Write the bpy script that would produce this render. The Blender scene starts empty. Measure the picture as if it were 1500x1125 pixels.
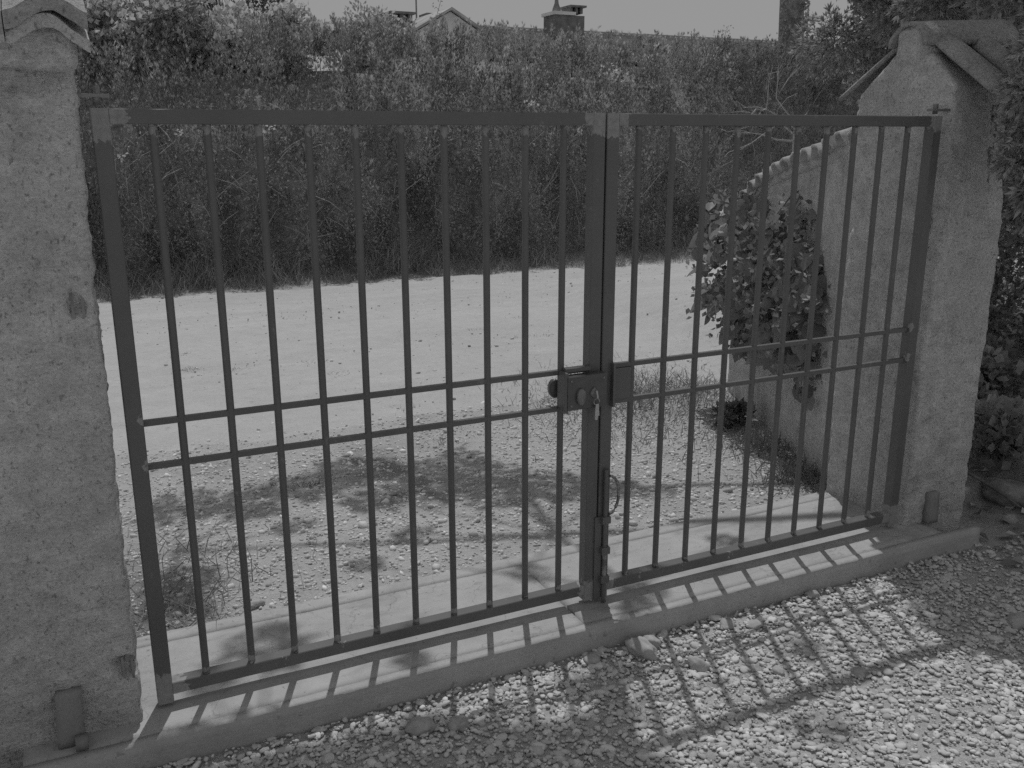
import bpy, bmesh, math, random
import numpy as np
from mathutils import Vector, Matrix, Euler

random.seed(7)
RNG = np.random.default_rng(11)
SC = bpy.context.scene
COL = SC.collection

# ------------------------------------------------------------------ camera, sky, sun, exposure
cam_d = bpy.data.cameras.new('camera')
cam_d.sensor_width = 36.0
cam_d.sensor_fit = 'HORIZONTAL'
cam_d.lens = 36.0 * 1351.9 / 1500.0
cam_d.clip_start = 0.02
cam_d.clip_end = 2000
cam = bpy.data.objects.new('camera', cam_d)
COL.objects.link(cam)
cam.matrix_world = Matrix(((0.9020996, 0.11403722, -0.41618725, -0.0856),
                           (-0.43152213, 0.23340781, -0.87138364, -2.3322),
                           (-0.00222881, 0.96566884, 0.25976668, 1.4663),
                           (0, 0, 0, 1)))
SC.camera = cam

SUN_EL, SUN_AZ = 67.0, 23.0          # azimuth measured from +y towards +x
world = bpy.data.worlds.new('World')
SC.world = world
world.use_nodes = True
wn, wl = world.node_tree.nodes, world.node_tree.links
wn.clear()
sky = wn.new('ShaderNodeTexSky')
sky.sky_type = 'NISHITA'
sky.sun_disc = False
sky.sun_elevation = math.radians(SUN_EL)
sky.sun_rotation = math.radians(SUN_AZ)
sky.altitude = 100
sky.air_density = 1.0
sky.dust_density = 2.0
sky.ozone_density = 1.0
bw = wn.new('ShaderNodeRGBToBW')      # a black-and-white photograph
bg = wn.new('ShaderNodeBackground')
bg.inputs['Strength'].default_value = 0.15
wo = wn.new('ShaderNodeOutputWorld')
veil = wn.new('ShaderNodeMath')       # thin bright summer haze: evens the sky out from horizon to zenith
veil.operation = 'POWER'; veil.inputs[1].default_value = 0.12
gain = wn.new('ShaderNodeMath'); gain.operation = 'MULTIPLY'; gain.inputs[1].default_value = 1.92
wl.new(sky.outputs[0], bw.inputs[0])
wl.new(bw.outputs[0], veil.inputs[0])
wl.new(veil.outputs[0], gain.inputs[0])
wl.new(gain.outputs[0], bg.inputs['Color'])
wl.new(bg.outputs[0], wo.inputs[0])

sun_d = bpy.data.lights.new('sun', 'SUN')
sun_d.energy = 2.0
sun_d.angle = math.radians(0.55)
sun_d.color = (1, 1, 1)
sun = bpy.data.objects.new('sun', sun_d)
COL.objects.link(sun)
_e, _a = math.radians(SUN_EL), math.radians(SUN_AZ)
SUNV = Vector((math.cos(_e) * math.sin(_a), math.cos(_e) * math.cos(_a), math.sin(_e)))
sun.rotation_euler = SUNV.to_track_quat('Z', 'Y').to_euler()
sun.location = SUNV * 30

SC.view_settings.view_transform = 'Standard'
SC.view_settings.look = 'None'
SC.view_settings.gamma = 1.0
SC.view_settings.use_curve_mapping = False
SC.view_settings.exposure = -0.2
SC.render.engine = 'CYCLES'
SC.cycles.max_bounces = 4
SC.cycles.diffuse_bounces = 3
SC.cycles.glossy_bounces = 2
SC.cycles.transmission_bounces = 3
SC.cycles.caustics_reflective = False
SC.cycles.caustics_refractive = False
SC.cycles.use_adaptive_sampling = True
SC.cycles.adaptive_threshold = 0.015
SC.cycles.use_denoising = False

# ------------------------------------------------------------------ helpers
def tag(o, label=None, cat=None, group=None, kind=None):
    if label: o['label'] = label
    if cat: o['category'] = cat
    if group: o['group'] = group
    if kind: o['kind'] = kind
    return o

def empty(name, loc, label, cat, group=None):
    o = bpy.data.objects.new(name, None)
    o.location = loc
    o.empty_display_size = 0.1
    COL.objects.link(o)
    return tag(o, label, cat, group)

def link(name, me, mat, parent=None, smooth=False):
    """links mesh given in WORLD coordinates; parents are unrotated empties or meshes at a location"""
    o = bpy.data.objects.new(name, me)
    COL.objects.link(o)
    if mat is not None and len(me.materials) == 0:
        me.materials.append(mat)
    if smooth:
        me.polygons.foreach_set('use_smooth', np.ones(len(me.polygons), bool))
    if parent is not None:
        o.parent = parent
        p = parent
        off = Vector((0, 0, 0))
        while p is not None:
            off += p.location
            p = p.parent
        o.location = -off
    return o

def arr_mesh(name, V, F, attrs=None):
    """V (n,3), F (m,k) arrays -> mesh; attrs: dict name -> per-vertex floats"""
    V = np.asarray(V, np.float32); F = np.asarray(F, np.int32)
    me = bpy.data.meshes.new(name)
    m, k = F.shape
    me.vertices.add(len(V)); me.vertices.foreach_set('co', V.ravel())
    me.loops.add(m * k); me.loops.foreach_set('vertex_index', F.ravel())
    me.polygons.add(m)
    me.polygons.foreach_set('loop_start', np.arange(0, m * k, k, dtype=np.int32))
    me.polygons.foreach_set('loop_total', np.full(m, k, np.int32))
    if attrs:
        for an, av in attrs.items():
            a = me.attributes.new(an, 'FLOAT', 'POINT')
            a.data.foreach_set('value', np.asarray(av, np.float32))
    me.update(calc_edges=True)
    return me

def _hash(ix, iy, iz):
    h = (ix * 374761393 + iy * 668265263 + iz * 2147483647 * 3 + 1013904223) & 0xFFFFFFFF
    h = ((h ^ (h >> 13)) * 1274126177) & 0xFFFFFFFF
    h = ((h ^ (h >> 16)) * 2246822519) & 0xFFFFFFFF
    return ((h ^ (h >> 13)) & 0xFFFFFF) / float(0xFFFFFF)

def vnoise(x, y, z=0.0):
    x, y, z = np.broadcast_arrays(np.asarray(x, float), np.asarray(y, float), np.asarray(z, float))
    xi, yi, zi = np.floor(x).astype(np.int64), np.floor(y).astype(np.int64), np.floor(z).astype(np.int64)
    fx, fy, fz = x - xi, y - yi, z - zi
    sx, sy, sz = fx * fx * (3 - 2 * fx), fy * fy * (3 - 2 * fy), fz * fz * (3 - 2 * fz)
    r = 0
    for dx in (0, 1):
        for dy in (0, 1):
            for dz in (0, 1):
                w = (sx if dx else 1 - sx) * (sy if dy else 1 - sy) * (sz if dz else 1 - sz)
                r = r + w * _hash(xi + dx, yi + dy, zi + dz)
    return r * 2 - 1

def fbm(x, y, z=0.0, o=4, g=0.5):
    r, a, f = 0, 1.0, 1.0
    for _ in range(o):
        r = r + a * vnoise(x * f + 17.3 * f, y * f - 5.1, z * f + 2.7)
        a *= g; f *= 2.03
    return r

def smooth01(a, b, x):
    t = np.clip((x - a) / (b - a), 0, 1)
    return t * t * (3 - 2 * t)

# ---- materials (grey: the photograph is black and white)
class NT:
    def __init__(s, name):
        s.m = bpy.data.materials.new(name); s.m.use_nodes = True
        s.n = s.m.node_tree.nodes; s.l = s.m.node_tree.links
        s.n.clear()
        s.out = s.n.new('ShaderNodeOutputMaterial')
    def add(s, t, **kw):
        x = s.n.new('ShaderNode' + t)
        for k, v in kw.items():
            if k.startswith('i_'): x.inputs[k[2:].replace('_', ' ')].default_value = v
            else: setattr(x, k, v)
        return x
    def math(s, op, a, b=None, c=None, clamp=False):
        x = s.n.new('ShaderNodeMath'); x.operation = op; x.use_clamp = clamp
        for i, v in enumerate((a, b, c)):
            if v is None: continue
            if isinstance(v, (int, float)): x.inputs[i].default_value = v
            else: s.l.new(v, x.inputs[i])
        return x.outputs[0]
    def noise(s, scale, detail=4, rough=0.55, vec=None, stretch=None):
        if vec is None:
            vec = s.coord()
        if stretch:
            mp = s.add('Mapping'); mp.inputs['Scale'].default_value = stretch
            s.l.new(vec, mp.inputs[0]); vec = mp.outputs[0]
        x = s.add('TexNoise', i_Scale=scale, i_Detail=detail, i_Roughness=rough)
        s.l.new(vec, x.inputs['Vector'])
        return x.outputs[0]
    def coord(s):
        if not hasattr(s, '_c'):
            g = s.add('NewGeometry'); s._c = g.outputs['Position']
        return s._c
    def ramp(s, fac, stops):
        r = s.add('ValToRGB'); e = r.color_ramp.elements
        while len(e) < len(stops): e.new(0.5)
        for i, (p, v) in enumerate(stops):
            e[i].position = p; e[i].color = (v, v, v, 1)
        s.l.new(fac, r.inputs[0])
        return r.outputs[0]
    def attr(s, name):
        a = s.add('Attribute'); a.attribute_name = name
        return a.outputs['Fac']
    def finish(s, col, rough=0.8, bump=None, bstr=0.5, bdist=0.01, spec=0.3, metal=0.0, transl=0.0):
        b = s.add('BsdfPrincipled')
        b.inputs['Roughness'].default_value = rough if isinstance(rough, (int, float)) else 0.5
        if not isinstance(rough, (int, float)): s.l.new(rough, b.inputs['Roughness'])
        b.inputs['Specular IOR Level'].default_value = spec
        b.inputs['Metallic'].default_value = metal
        if isinstance(col, (int, float)): b.inputs['Base Color'].default_value = (col, col, col, 1)
        else: s.l.new(col, b.inputs['Base Color'])
        if bump is not None:
            bm = s.add('Bump', i_Strength=bstr, i_Distance=bdist)
            s.l.new(bump, bm.inputs['Height']); s.l.new(bm.outputs[0], b.inputs['Normal'])
        sh = b.outputs[0]
        if transl > 0:
            t = s.add('BsdfTranslucent')
            if isinstance(col, (int, float)): t.inputs[0].default_value = (col, col, col, 1)
            else: s.l.new(col, t.inputs[0])
            mx = s.add('MixShader'); mx.inputs[0].default_value = transl
            s.l.new(sh, mx.inputs[1]); s.l.new(t.outputs[0], mx.inputs[2]); sh = mx.outputs[0]
        s.l.new(sh, s.out.inputs[0])
        return s.m

def m_plain(name, v, var=0.15, scale=8, rough=0.8, bump=0.3, bscale=40, bdist=0.004, spec=0.3, metal=0):
    t = NT(name)
    n = t.noise(scale, 5)
    c = t.math('MULTIPLY', t.math('MULTIPLY_ADD', t.math('SUBTRACT', n, 0.5), 2 * var * 2, 1.0), v)
    return t.finish(c, rough, t.noise(bscale, 5), bump, bdist, spec, metal)

def m_leaf(name, v, rough=0.55, transl=0.3, spec=0.3):
    t = NT(name)
    c = t.math('MULTIPLY', t.attr('tint'), v)
    return t.finish(c, rough, spec=spec, transl=transl)

def m_plaster(name, v):
    t = NT(name)
    big = t.noise(2.2, 4, 0.6)
    mid = t.noise(14, 5, 0.7)
    fine = t.noise(95, 4, 0.75, stretch=(1, 1, 1.5))
    stroke = t.noise(11, 4, 0.7, stretch=(0.9, 0.9, 2.6))
    pits = t.ramp(t.noise(110, 3, 0.7, stretch=(1, 1, 0.7)), [(0.33, 0.55), (0.43, 1.0)])
    blot = t.ramp(t.noise(5.5, 5, 0.75), [(0.36, 0.84), (0.47, 1.0)])
    c = t.math('MULTIPLY_ADD', t.math('SUBTRACT', big, 0.5), 0.55, 1.0)
    c = t.math('MULTIPLY', c, t.math('MULTIPLY_ADD', t.math('SUBTRACT', mid, 0.5), 0.75, 1.0))
    c = t.math('MULTIPLY', c, t.math('MULTIPLY_ADD', t.math('SUBTRACT', fine, 0.5), 1.1, 1.0))
    c = t.math('MULTIPLY', c, t.math('MULTIPLY_ADD', t.math('SUBTRACT', stroke, 0.5), 0.55, 1.0))
    c = t.math('MULTIPLY', t.math('MULTIPLY', t.math('MULTIPLY', c, blot), pits), v)
    h = t.math('ADD', t.math('MULTIPLY', stroke, 0.9), t.math('MULTIPLY', fine, 0.6))
    return t.finish(c, 0.92, t.math('ADD', h, t.math('MULTIPLY', mid, 0.5)), 1.0, 0.014, 0.15)

def m_concrete(name, v):
    t = NT(name)
    big = t.noise(3.5, 5, 0.6); mid = t.noise(22, 5, 0.6); fine = t.noise(160, 3, 0.6)
    spots = t.ramp(t.noise(60, 2, 0.5), [(0.27, 0.62), (0.33, 1.0)])
    c = t.math('MULTIPLY_ADD', t.math('SUBTRACT', big, 0.5), 0.55, 1.0)
    c = t.math('MULTIPLY', c, t.math('MULTIPLY_ADD', t.math('SUBTRACT', mid, 0.5), 0.3, 1.0))
    c = t.math('MULTIPLY', c, t.math('MULTIPLY_ADD', t.math('SUBTRACT', fine, 0.5), 0.2, 1.0))
    c = t.math('MULTIPLY', t.math('MULTIPLY', c, spots), v)
    w = t.add('TexVoronoi', i_Scale=2.3); w.feature = 'DISTANCE_TO_EDGE'
    wv = t.add('VectorMath'); wv.operation = 'MULTIPLY_ADD'
    nn = t.add('TexNoise', i_Scale=9.0, i_Detail=4.0); t.l.new(t.coord(), nn.inputs['Vector'])
    t.l.new(nn.outputs[1], wv.inputs[0]); wv.inputs[1].default_value = (.25, .25, .25); t.l.new(t.coord(), wv.inputs[2]); t.l.new(wv.outputs[0], w.inputs['Vector'])
    crack = t.ramp(w.outputs['Distance'], [(0.0, 0.72), (0.006, 1.0)])
    stain = t.ramp(t.noise(7, 5, 0.7, stretch=(0.5, 1.5, 1)), [(0.34, 0.80), (0.48, 1.0)])
    c = t.math('MULTIPLY', t.math('MULTIPLY', c, crack), stain)
    return t.finish(c, 0.85, t.math('ADD', mid, t.math('MULTIPLY', fine, 0.3)), 0.35, 0.004, 0.25)

def m_wood(name, v, axis=(0.9, 14, 14)):
    t = NT(name)
    g = t.noise(14, 4, 0.65, stretch=axis)
    st = t.noise(7, 4, 0.65)
    fi = t.noise(130, 3, 0.6)
    sp = t.ramp(t.noise(38, 2, 0.5), [(0.26, 0.7), (0.33, 1.0)])
    c = t.math('MULTIPLY_ADD', t.math('SUBTRACT', g, 0.5), 0.28, 1.0)
    c = t.math('MULTIPLY', c, t.math('MULTIPLY_ADD', t.math('SUBTRACT', st, 0.5), 0.6, 1.0))
    c = t.math('MULTIPLY', c, t.math('MULTIPLY_ADD', t.math('SUBTRACT', fi, 0.5), 0.35, 1.0))
    return t.finish(t.math('MULTIPLY', t.math('MULTIPLY', c, sp), v), 0.85, t.math('ADD', g, fi), 0.3, 0.002, 0.2)

def m_gate(name, v, pv, rough=0.45):
    """dark paint; bare primed patches where the attribute 'prim' (metres outside the patch) is below zero"""
    t = NT(name)
    d = t.attr('prim')
    n = t.noise(70, 4, 0.6); n2 = t.noise(260, 3, 0.6, stretch=(1, 1, 0.15))
    k = t.math('ADD', t.math('MULTIPLY', d, -1.0), t.math('MULTIPLY', t.math('SUBTRACT', n, 0.5), 0.055))
    k = t.math('ADD', k, t.math('MULTIPLY', t.math('SUBTRACT', n2, 0.5), 0.02))
    k = t.math('MULTIPLY', k, 600.0, clamp=True)
    big = t.noise(6, 5, 0.6)
    sc = t.ramp(t.noise(45, 5, 0.7, stretch=(1, 1, 0.5)), [(0.62, 0.0), (0.72, 1.0)])
    base = t.math('MULTIPLY', t.math('MULTIPLY_ADD', t.math('SUBTRACT', big, 0.5), 0.5, 1.0), v)
    base = t.math('MULTIPLY_ADD', sc, v * 0.55, base)
    prim = t.math('MULTIPLY', t.math('MULTIPLY_ADD', t.math('SUBTRACT', n, 0.5), 0.8, 1.0), pv)
    mx = t.add('Mix', data_type='FLOAT')
    t.l.new(k, mx.inputs[0]); t.l.new(base, mx.inputs[2]); t.l.new(prim, mx.inputs[3])
    ro = t.math('MULTIPLY_ADD', k, 0.35, rough)
    return t.finish(mx.outputs[0], ro, t.math('ADD', big, t.math('MULTIPLY', k, 0.15)), 0.12, 0.004, 0.4)

def m_gravel(name, v):
    t = NT(name)
    n = t.noise(60, 4, 0.6)
    c = t.math('MULTIPLY', t.attr('tint'), t.math('MULTIPLY_ADD', t.math('SUBTRACT', n, 0.5), 0.45, 1.0))
    return t.finish(t.math('MULTIPLY', c, v), 0.85, t.noise(200, 4), 0.25, 0.002, 0.25)

def m_ground(name, v, dark, rough_=1.0):
    t = NT(name)
    big = t.noise(0.9, 5, 0.6); mid = t.noise(9, 5, 0.7); fine = t.noise(75, 4, 0.75)
    track = t.noise(1.6, 5, 0.7, stretch=(0.16, 2.4, 1))
    crumbs = t.ramp(t.noise(26, 4, 0.7, stretch=(0.6, 1.2, 1)), [(0.30, 0.72), (0.40, 1.0)])
    c = t.math('MULTIPLY_ADD', t.math('SUBTRACT', big, 0.5), 0.35 * rough_, 1.0)
    c = t.math('MULTIPLY', c, t.math('MULTIPLY_ADD', t.math('SUBTRACT', mid, 0.5), 0.5 * rough_, 1.0))
    c = t.math('MULTIPLY', c, t.math('MULTIPLY_ADD', t.math('SUBTRACT', fine, 0.5), 0.55 * rough_, 1.0))
    c = t.math('MULTIPLY', c, t.math('MULTIPLY_ADD', t.math('SUBTRACT', track, 0.5), 0.32, 1.0))
    c = t.math('MULTIPLY', c, crumbs)
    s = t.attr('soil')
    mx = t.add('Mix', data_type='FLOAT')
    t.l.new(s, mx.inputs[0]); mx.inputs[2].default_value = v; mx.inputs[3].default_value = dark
    h = t.math('ADD', t.math('MULTIPLY', mid, 0.7), t.math('MULTIPLY', fine, 0.9))
    return t.finish(t.math('MULTIPLY', c, mx.outputs[0]), 0.95, h, 0.8 * rough_, 0.02, 0.1)

M = dict(
    gate=m_gate('gate_paint', 0.135, 0.29),
    metal=m_plain('bare_metal', 0.25, 0.25, 60, 0.45, 0.2, 120, 0.002, 0.5, 0.3),
    lock=m_plain('lock_black', 0.10, 0.2, 20, 0.35, 0.1, 90, 0.002, 0.5),
    brass=m_plain('lock_brass', 0.22, 0.15, 40, 0.35, 0.1, 90, 0.001, 0.5, 0.2),
    key=m_plain('key_steel', 0.45, 0.1, 60, 0.3, 0.1, 90, 0.001, 0.6, 0.5),
    plaster=m_plaster('plaster', 0.61),
    plaster_far=m_plain('house_render', 0.78, 0.15, 2, 0.9, 0.3, 10, 0.01),
    concrete=m_concrete('concrete', 0.43),
    wood=m_wood('formwork_wood', 0.42),
    stake=m_wood('stake_wood', 0.27, (14, 14, 0.7)),
    tile=m_plaster('clay_tile', 0.42),
    coping=m_plain('sunlit_coping_tile', 0.50, 0.3, 14, 0.9, 0.5, 60, 0.005, 0.15),  # paler than the cap tile, so the coping looks sunlit
    rooftile=m_plain('roof_tile', 0.45, 0.35, 1.4, 0.9, 0.3, 20, 0.006, 0.15),
    brick=m_plain('chimney_brick', 0.22, 0.4, 5, 0.9, 0.5, 30, 0.01, 0.1),
    bark=m_plain('bark', 0.16, 0.5, 14, 0.95, 0.9, 40, 0.02, 0.1),
    palebark=m_plain('pale_bark', 0.28, 0.5, 9, 0.95, 0.9, 30, 0.02, 0.1),
    twig=m_plain('dry_twig', 0.50, 0.3, 30, 0.9, 0.4, 80, 0.003, 0.1),
    stone=m_plain('cobble', 0.40, 0.3, 25, 0.85, 0.5, 90, 0.004, 0.25),
    darkstone=m_plain('dark_rock', 0.24, 0.4, 18, 0.9, 0.6, 60, 0.008, 0.15),
    gravel=m_gravel('gravel', 0.58),
    ground=m_ground('ground_soil', 0.50, 0.28),
    road=m_ground('road_gravel', 0.50, 0.2, 0.6),
    hedge=m_leaf('hedge_leaf', 0.34, 0.65, 0.40, 0.2),
    hedgecore=m_plain('hedge_core', 0.30, 0.5, 12, 1.0, 0.8, 30, 0.02, 0.05),
    leaf=m_leaf('shrub_leaf', 0.42, 0.5, 0.45),
    pine=m_leaf('conifer_leaf', 0.44, 0.6, 0.35, 0.15),
    vine=m_leaf('vine_leaf', 0.26, 0.4, 0.3, 0.4),
    flower=m_leaf('pale_flower', 0.75, 0.7, 0.35, 0.1),
    grass=m_leaf('grass_blade', 0.28, 0.7, 0.3, 0.1),
    litter=m_leaf('dead_leaf', 0.34, 0.8, 0.1, 0.1),
)

# ---- solids
def prism(path0, path1, hw, hd, n='box', rings=None, patches=(), up=None, cham=0.0):
    """bar between two points; cross-section box (with chamfer) or round; rings = list of t; patches [(point, radius)]"""
    p0, p1 = Vector(path0), Vector(path1)
    ax = (p1 - p0); L = ax.length; ax.normalize()
    if abs(ax.z) > 0.9: u, v = Vector((1, 0, 0)), Vector((0, 1, 0))
    else:
        v = Vector((0, 1, 0)); u = Vector((0, 0, 1))
        if abs(ax.y) > 0.9: v = Vector((1, 0, 0))
    if n == 'box':
        c = cham or min(hw, hd) * 0.12
        cs = [(-hw, -hd + c), (-hw + c, -hd), (hw - c, -hd), (hw, -hd + c), (hw, hd - c), (hw - c, hd), (-hw + c, hd), (-hw, hd - c)]
    else:
        cs = [(hw * math.cos(2 * math.pi * i / n), hd * math.sin(2 * math.pi * i / n)) for i in range(n)]
    ts = rings or [0, 1]
    k = len(cs)
    V = []
    for t in ts:
        c = p0 + ax * (L * t)
        for a, b in cs: V.append(c + u * a + v * b)
    F = []
    for i in range(len(ts) - 1):
        for j in range(k):
            a, b = i * k + j, i * k + (j + 1) % k
            F.append((a, b, b + k, a + k))
    F.append(tuple(reversed(range(k)))); F.append(tuple(range((len(ts) - 1) * k, len(ts) * k)))
    me = bpy.data.meshes.new('bar')
    me.from_pydata([tuple(q) for q in V], [], F)
    bm = bmesh.new(); bm.from_mesh(me); bmesh.ops.recalc_face_normals(bm, faces=bm.faces); bm.to_mesh(me); bm.free()
    if n != 'box':
        me.polygons.foreach_set('use_smooth', np.array([len(p.vertices) == 4 for p in me.polygons]))
    a = me.attributes.new('prim', 'FLOAT', 'POINT')
    d = []
    for q in V:
        d.append(min([(q - Vector(c)).length - r for c, r in patches] + [1.0]))
    a.data.foreach_set('value', d)
    return me

def rings_for(L, step=0.012): 
    n = max(2, int(L / step)); return [i / n for i in range(n + 1)]

def tube_arrays(pts, radii, n=7, base=0):
    pts = [Vector(p) for p in pts]
    V, F = [], []
    for i, p in enumerate(pts):
        d = (pts[min(i + 1, len(pts) - 1)] - pts[max(i - 1, 0)]).normalized()
        r = Vector((0, 0, 1)) if abs(d.z) < 0.85 else Vector((1, 0, 0))
        u = d.cross(r).normalized(); v = d.cross(u)
        for j in range(n):
            a = 2 * math.pi * j / n
            V.append(p + (u * math.cos(a) + v * math.sin(a)) * radii[i])
    for i in range(len(pts) - 1):
        for j in range(n):
            a, b = base + i * n + j, base + i * n + (j + 1) % n
            F.append((a, b, b + n, a + n))
    return V, F

def tubes_mesh(name, paths, n=7):
    V, F = [], []
    for pts, radii in paths:
        v, f = tube_arrays(pts, radii, n, len(V)); V += v; F += f
    return arr_mesh(name, [tuple(v) for v in V], F)

def rough_box(name, x0, y0, z0, x1, y1, z1, step=0.025, amp=0.006, scale=9, round_=0.012, warp=0.008, seed=0.0, taper=None):
    """plastered block: gridded faces, rounded edges and lumpy surface"""
    lo, hi = np.array([x0, y0, z0]), np.array([x1, y1, z1])
    n = np.maximum(1, np.ceil((hi - lo) / step).astype(int))
    V, F, idx = [], [], {}
    def vid(i, j, k):
        key = (i, j, k)
        if key not in idx:
            idx[key] = len(V); V.append(lo + (hi - lo) * np.array([i / n[0], j / n[1], k / n[2]]))
        return idx[key]
    for a, b, c in ((0, 1, 2), (1, 2, 0), (2, 0, 1)):
        for s in (0, n[c]):
            for i in range(n[a]):
                for j in range(n[b]):
                    q = []
                    for di, dj in ((0, 0), (1, 0), (1, 1), (0, 1)):
                        w = [0, 0, 0]; w[a] = i + di; w[b] = j + dj; w[c] = s
                        q.append(vid(*w))
                    if s == 0: q.reverse()
                    F.append(q)
    V = np.array(V)
    ctr = (lo + hi) / 2; half = (hi - lo) / 2
    rel = (V - ctr)
    inner = np.clip(rel, -(half - round_), half - round_)
    d = rel - inner
    L = np.linalg.norm(d, axis=1, keepdims=True); L[L < 1e-9] = 1
    nrm = d / L
    P = ctr + inner + nrm * round_
    dn = fbm(P[:, 0] * scale + seed, P[:, 1] * scale, P[:, 2] * scale, 4) * amp + fbm(P[:, 0] * 2.1 + seed, P[:, 1] * 2.1, P[:, 2] * 2.1, 2) * warp
    P = P + nrm * dn[:, None]
    if taper is not None: P = taper(P)
    return arr_mesh(name, P, F)

# ---- pebbles
def ico(sub):
    bm = bmesh.new(); bmesh.ops.create_icosphere(bm, subdivisions=sub, radius=1)
    V = np.array([v.co[:] for v in bm.verts]); F = np.array([[v.index for v in f.verts] for f in bm.faces]); bm.free()
    return V, F

def pebbles(name, P, size, flat=(0.45, 0.8), sub=2, tint=None, tilt=0.35, seed=1):
    r = np.random.default_rng(seed)
    N = len(P)
    bv, bf = ico(sub)
    k = len(bv)
    S = np.stack([size * r.uniform(0.9, 1.5, N), size * r.uniform(0.7, 1.05, N), size * r.uniform(*flat, N)], 1) / 2
    V = np.repeat(bv[None], N, 0)
    ph = r.uniform(0, 50, (N, 1))
    lump = 1 + 0.24 * vnoise(V[..., 0] * 1.6 + ph, V[..., 1] * 1.6, V[..., 2] * 1.6 + ph)
    if sub >= 2:
        lump += 0.17 * vnoise(V[..., 0] * 3.3 + ph, V[..., 1] * 3.3 + 9, V[..., 2] * 3.3) + r.uniform(-.03, .03, lump.shape)
    else:
        lump += r.uniform(-0.1, 0.1, lump.shape)
    V = V * lump[..., None] * S[:, None, :]
    a, b, c = r.uniform(0, 2 * np.pi, N), r.normal(0, tilt, N), r.normal(0, tilt, N)
    ca, sa, cb, sb, cc, sc = np.cos(a), np.sin(a), np.cos(b), np.sin(b), np.cos(c), np.sin(c)
    x, y, z = V[..., 0], V[..., 1], V[..., 2]
    y, z = y * cb[:, None] - z * sb[:, None], y * sb[:, None] + z * cb[:, None]
    x, z = x * cc[:, None] + z * sc[:, None], -x * sc[:, None] + z * cc[:, None]
    x, y = x * ca[:, None] - y * sa[:, None], x * sa[:, None] + y * ca[:, None]
    V = np.stack([x, y, z], -1) + P[:, None, :]
    F = (bf[None] + (np.arange(N) * k)[:, None, None]).reshape(-1, 3)
    if tint is None: tint = np.clip(r.normal(1, 0.2, N), 0.45, 1.5)
    me = arr_mesh(name, V.reshape(-1, 3), F, {'tint': np.repeat(tint, k)})
    me.polygons.foreach_set('use_smooth', np.ones(len(me.polygons), bool))
    return me

# ---- leaves
def norm(a): return a / np.maximum(np.linalg.norm(a, axis=-1, keepdims=True), 1e-9)

def leaves(P, D, L, Wd, tint, r, fold=0.25, nrm=None):
    """kite-shaped leaf from each P along D: 4 verts, 2 tris"""
    N = len(P)
    D = norm(D)
    R = r.normal(size=(N, 3)) if nrm is None else nrm
    U = norm(np.cross(D, R)); Nn = np.cross(U, D)
    L = np.broadcast_to(L, (N,))[:, None]; Wd = np.broadcast_to(Wd, (N,))[:, None]
    v0 = P; v2 = P + D * L
    mid = P + D * L * 0.45 + Nn * L * fold * 0.3
    V = np.stack([v0, mid - U * Wd / 2, v2, mid + U * Wd / 2], 1).reshape(-1, 3)
    b = (np.arange(N) * 4)[:, None]
    F = np.stack([b + [[0, 1, 2]], b + [[0, 2, 3]]], 1).reshape(-1, 3)
    return V, F, np.repeat(np.broadcast_to(tint, (N,)), 4)

def join_leaf(name, parts):
    V, F, T, o = [], [], [], 0
    for v, f, t in parts:
        V.append(v); F.append(f + o); T.append(t); o += len(v)
    return arr_mesh(name, np.concatenate(V), np.concatenate(F), {'tint': np.concatenate(T)})

def fronds(P, D, L, tint, r, spread=0.45, w=0.22):
    """feathery spray: a long blade and two side blades"""
    N = len(P)
    D = norm(D); U = norm(np.cross(D, r.normal(size=(N, 3))))
    out = [leaves(P, D, L, L * w, tint, r)]
    for s in (-1, 1):
        out.append(leaves(P + D * (L * 0.15)[:, None], D + s * spread * U, L * 0.72, L * w * 0.85, tint * r.uniform(0.85, 1.1, N), r))
    return out

# ------------------------------------------------------------------ terrain
WALL_A, WALL_B = np.array([2.78, 0.40]), np.array([3.58, 2.18])
def terrain(x, y):
    front = -0.085 + 0 * x
    back = -0.035 - 0.065 * smooth01(0.45, 2.2, y)
    h = np.where(y < 0.15, front, back)
    h = h + 0.012 * fbm(x * 1.7, y * 1.7, 0, 3) + 0.006 * fbm(x * 8, y * 8, 3.0, 2)
    wallx = 2.62 + 0.45 * y
    h = h + 0.30 * smooth01(3.15, 4.6, x - 0.35 * np.maximum(y - 0.4, 0)) * smooth01(-2.5, -0.6, y) * (1 - smooth01(3.0, 5.0, y))
    h = h + 0.14 * smooth01(3.9, 4.8, x) * smooth01(1.9, 2.6, y) * (1 - smooth01(5.0, 7.0, y))
    h = h + 0.10 * smooth01(7.4, 8.3, y)
    return h

def axis_pts(segs):
    out = [segs[0][0]]
    for a, b, s in segs:
        n = max(1, int(round((b - a) / s))); out += list(a + (b - a) * (np.arange(1, n + 1) / n))
    return np.array(out)

def grid_mesh(name, xs, ys, zf, attrs=None):
    X, Y = np.meshgrid(xs, ys)
    Z = zf(X, Y)
    V = np.stack([X, Y, Z], -1).reshape(-1, 3)
    nx, ny = len(xs), len(ys)
    i = np.arange(nx - 1)[None] + (np.arange(ny - 1) * nx)[:, None]
    F = np.stack([i, i + 1, i + 1 + nx, i + nx], -1).reshape(-1, 4)
    at = {k: f(X, Y).ravel() for k, f in (attrs or {}).items()}
    me = arr_mesh(name, V, F, at)
    me.polygons.foreach_set('use_smooth', np.ones(len(me.polygons), bool))
    return me

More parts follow.
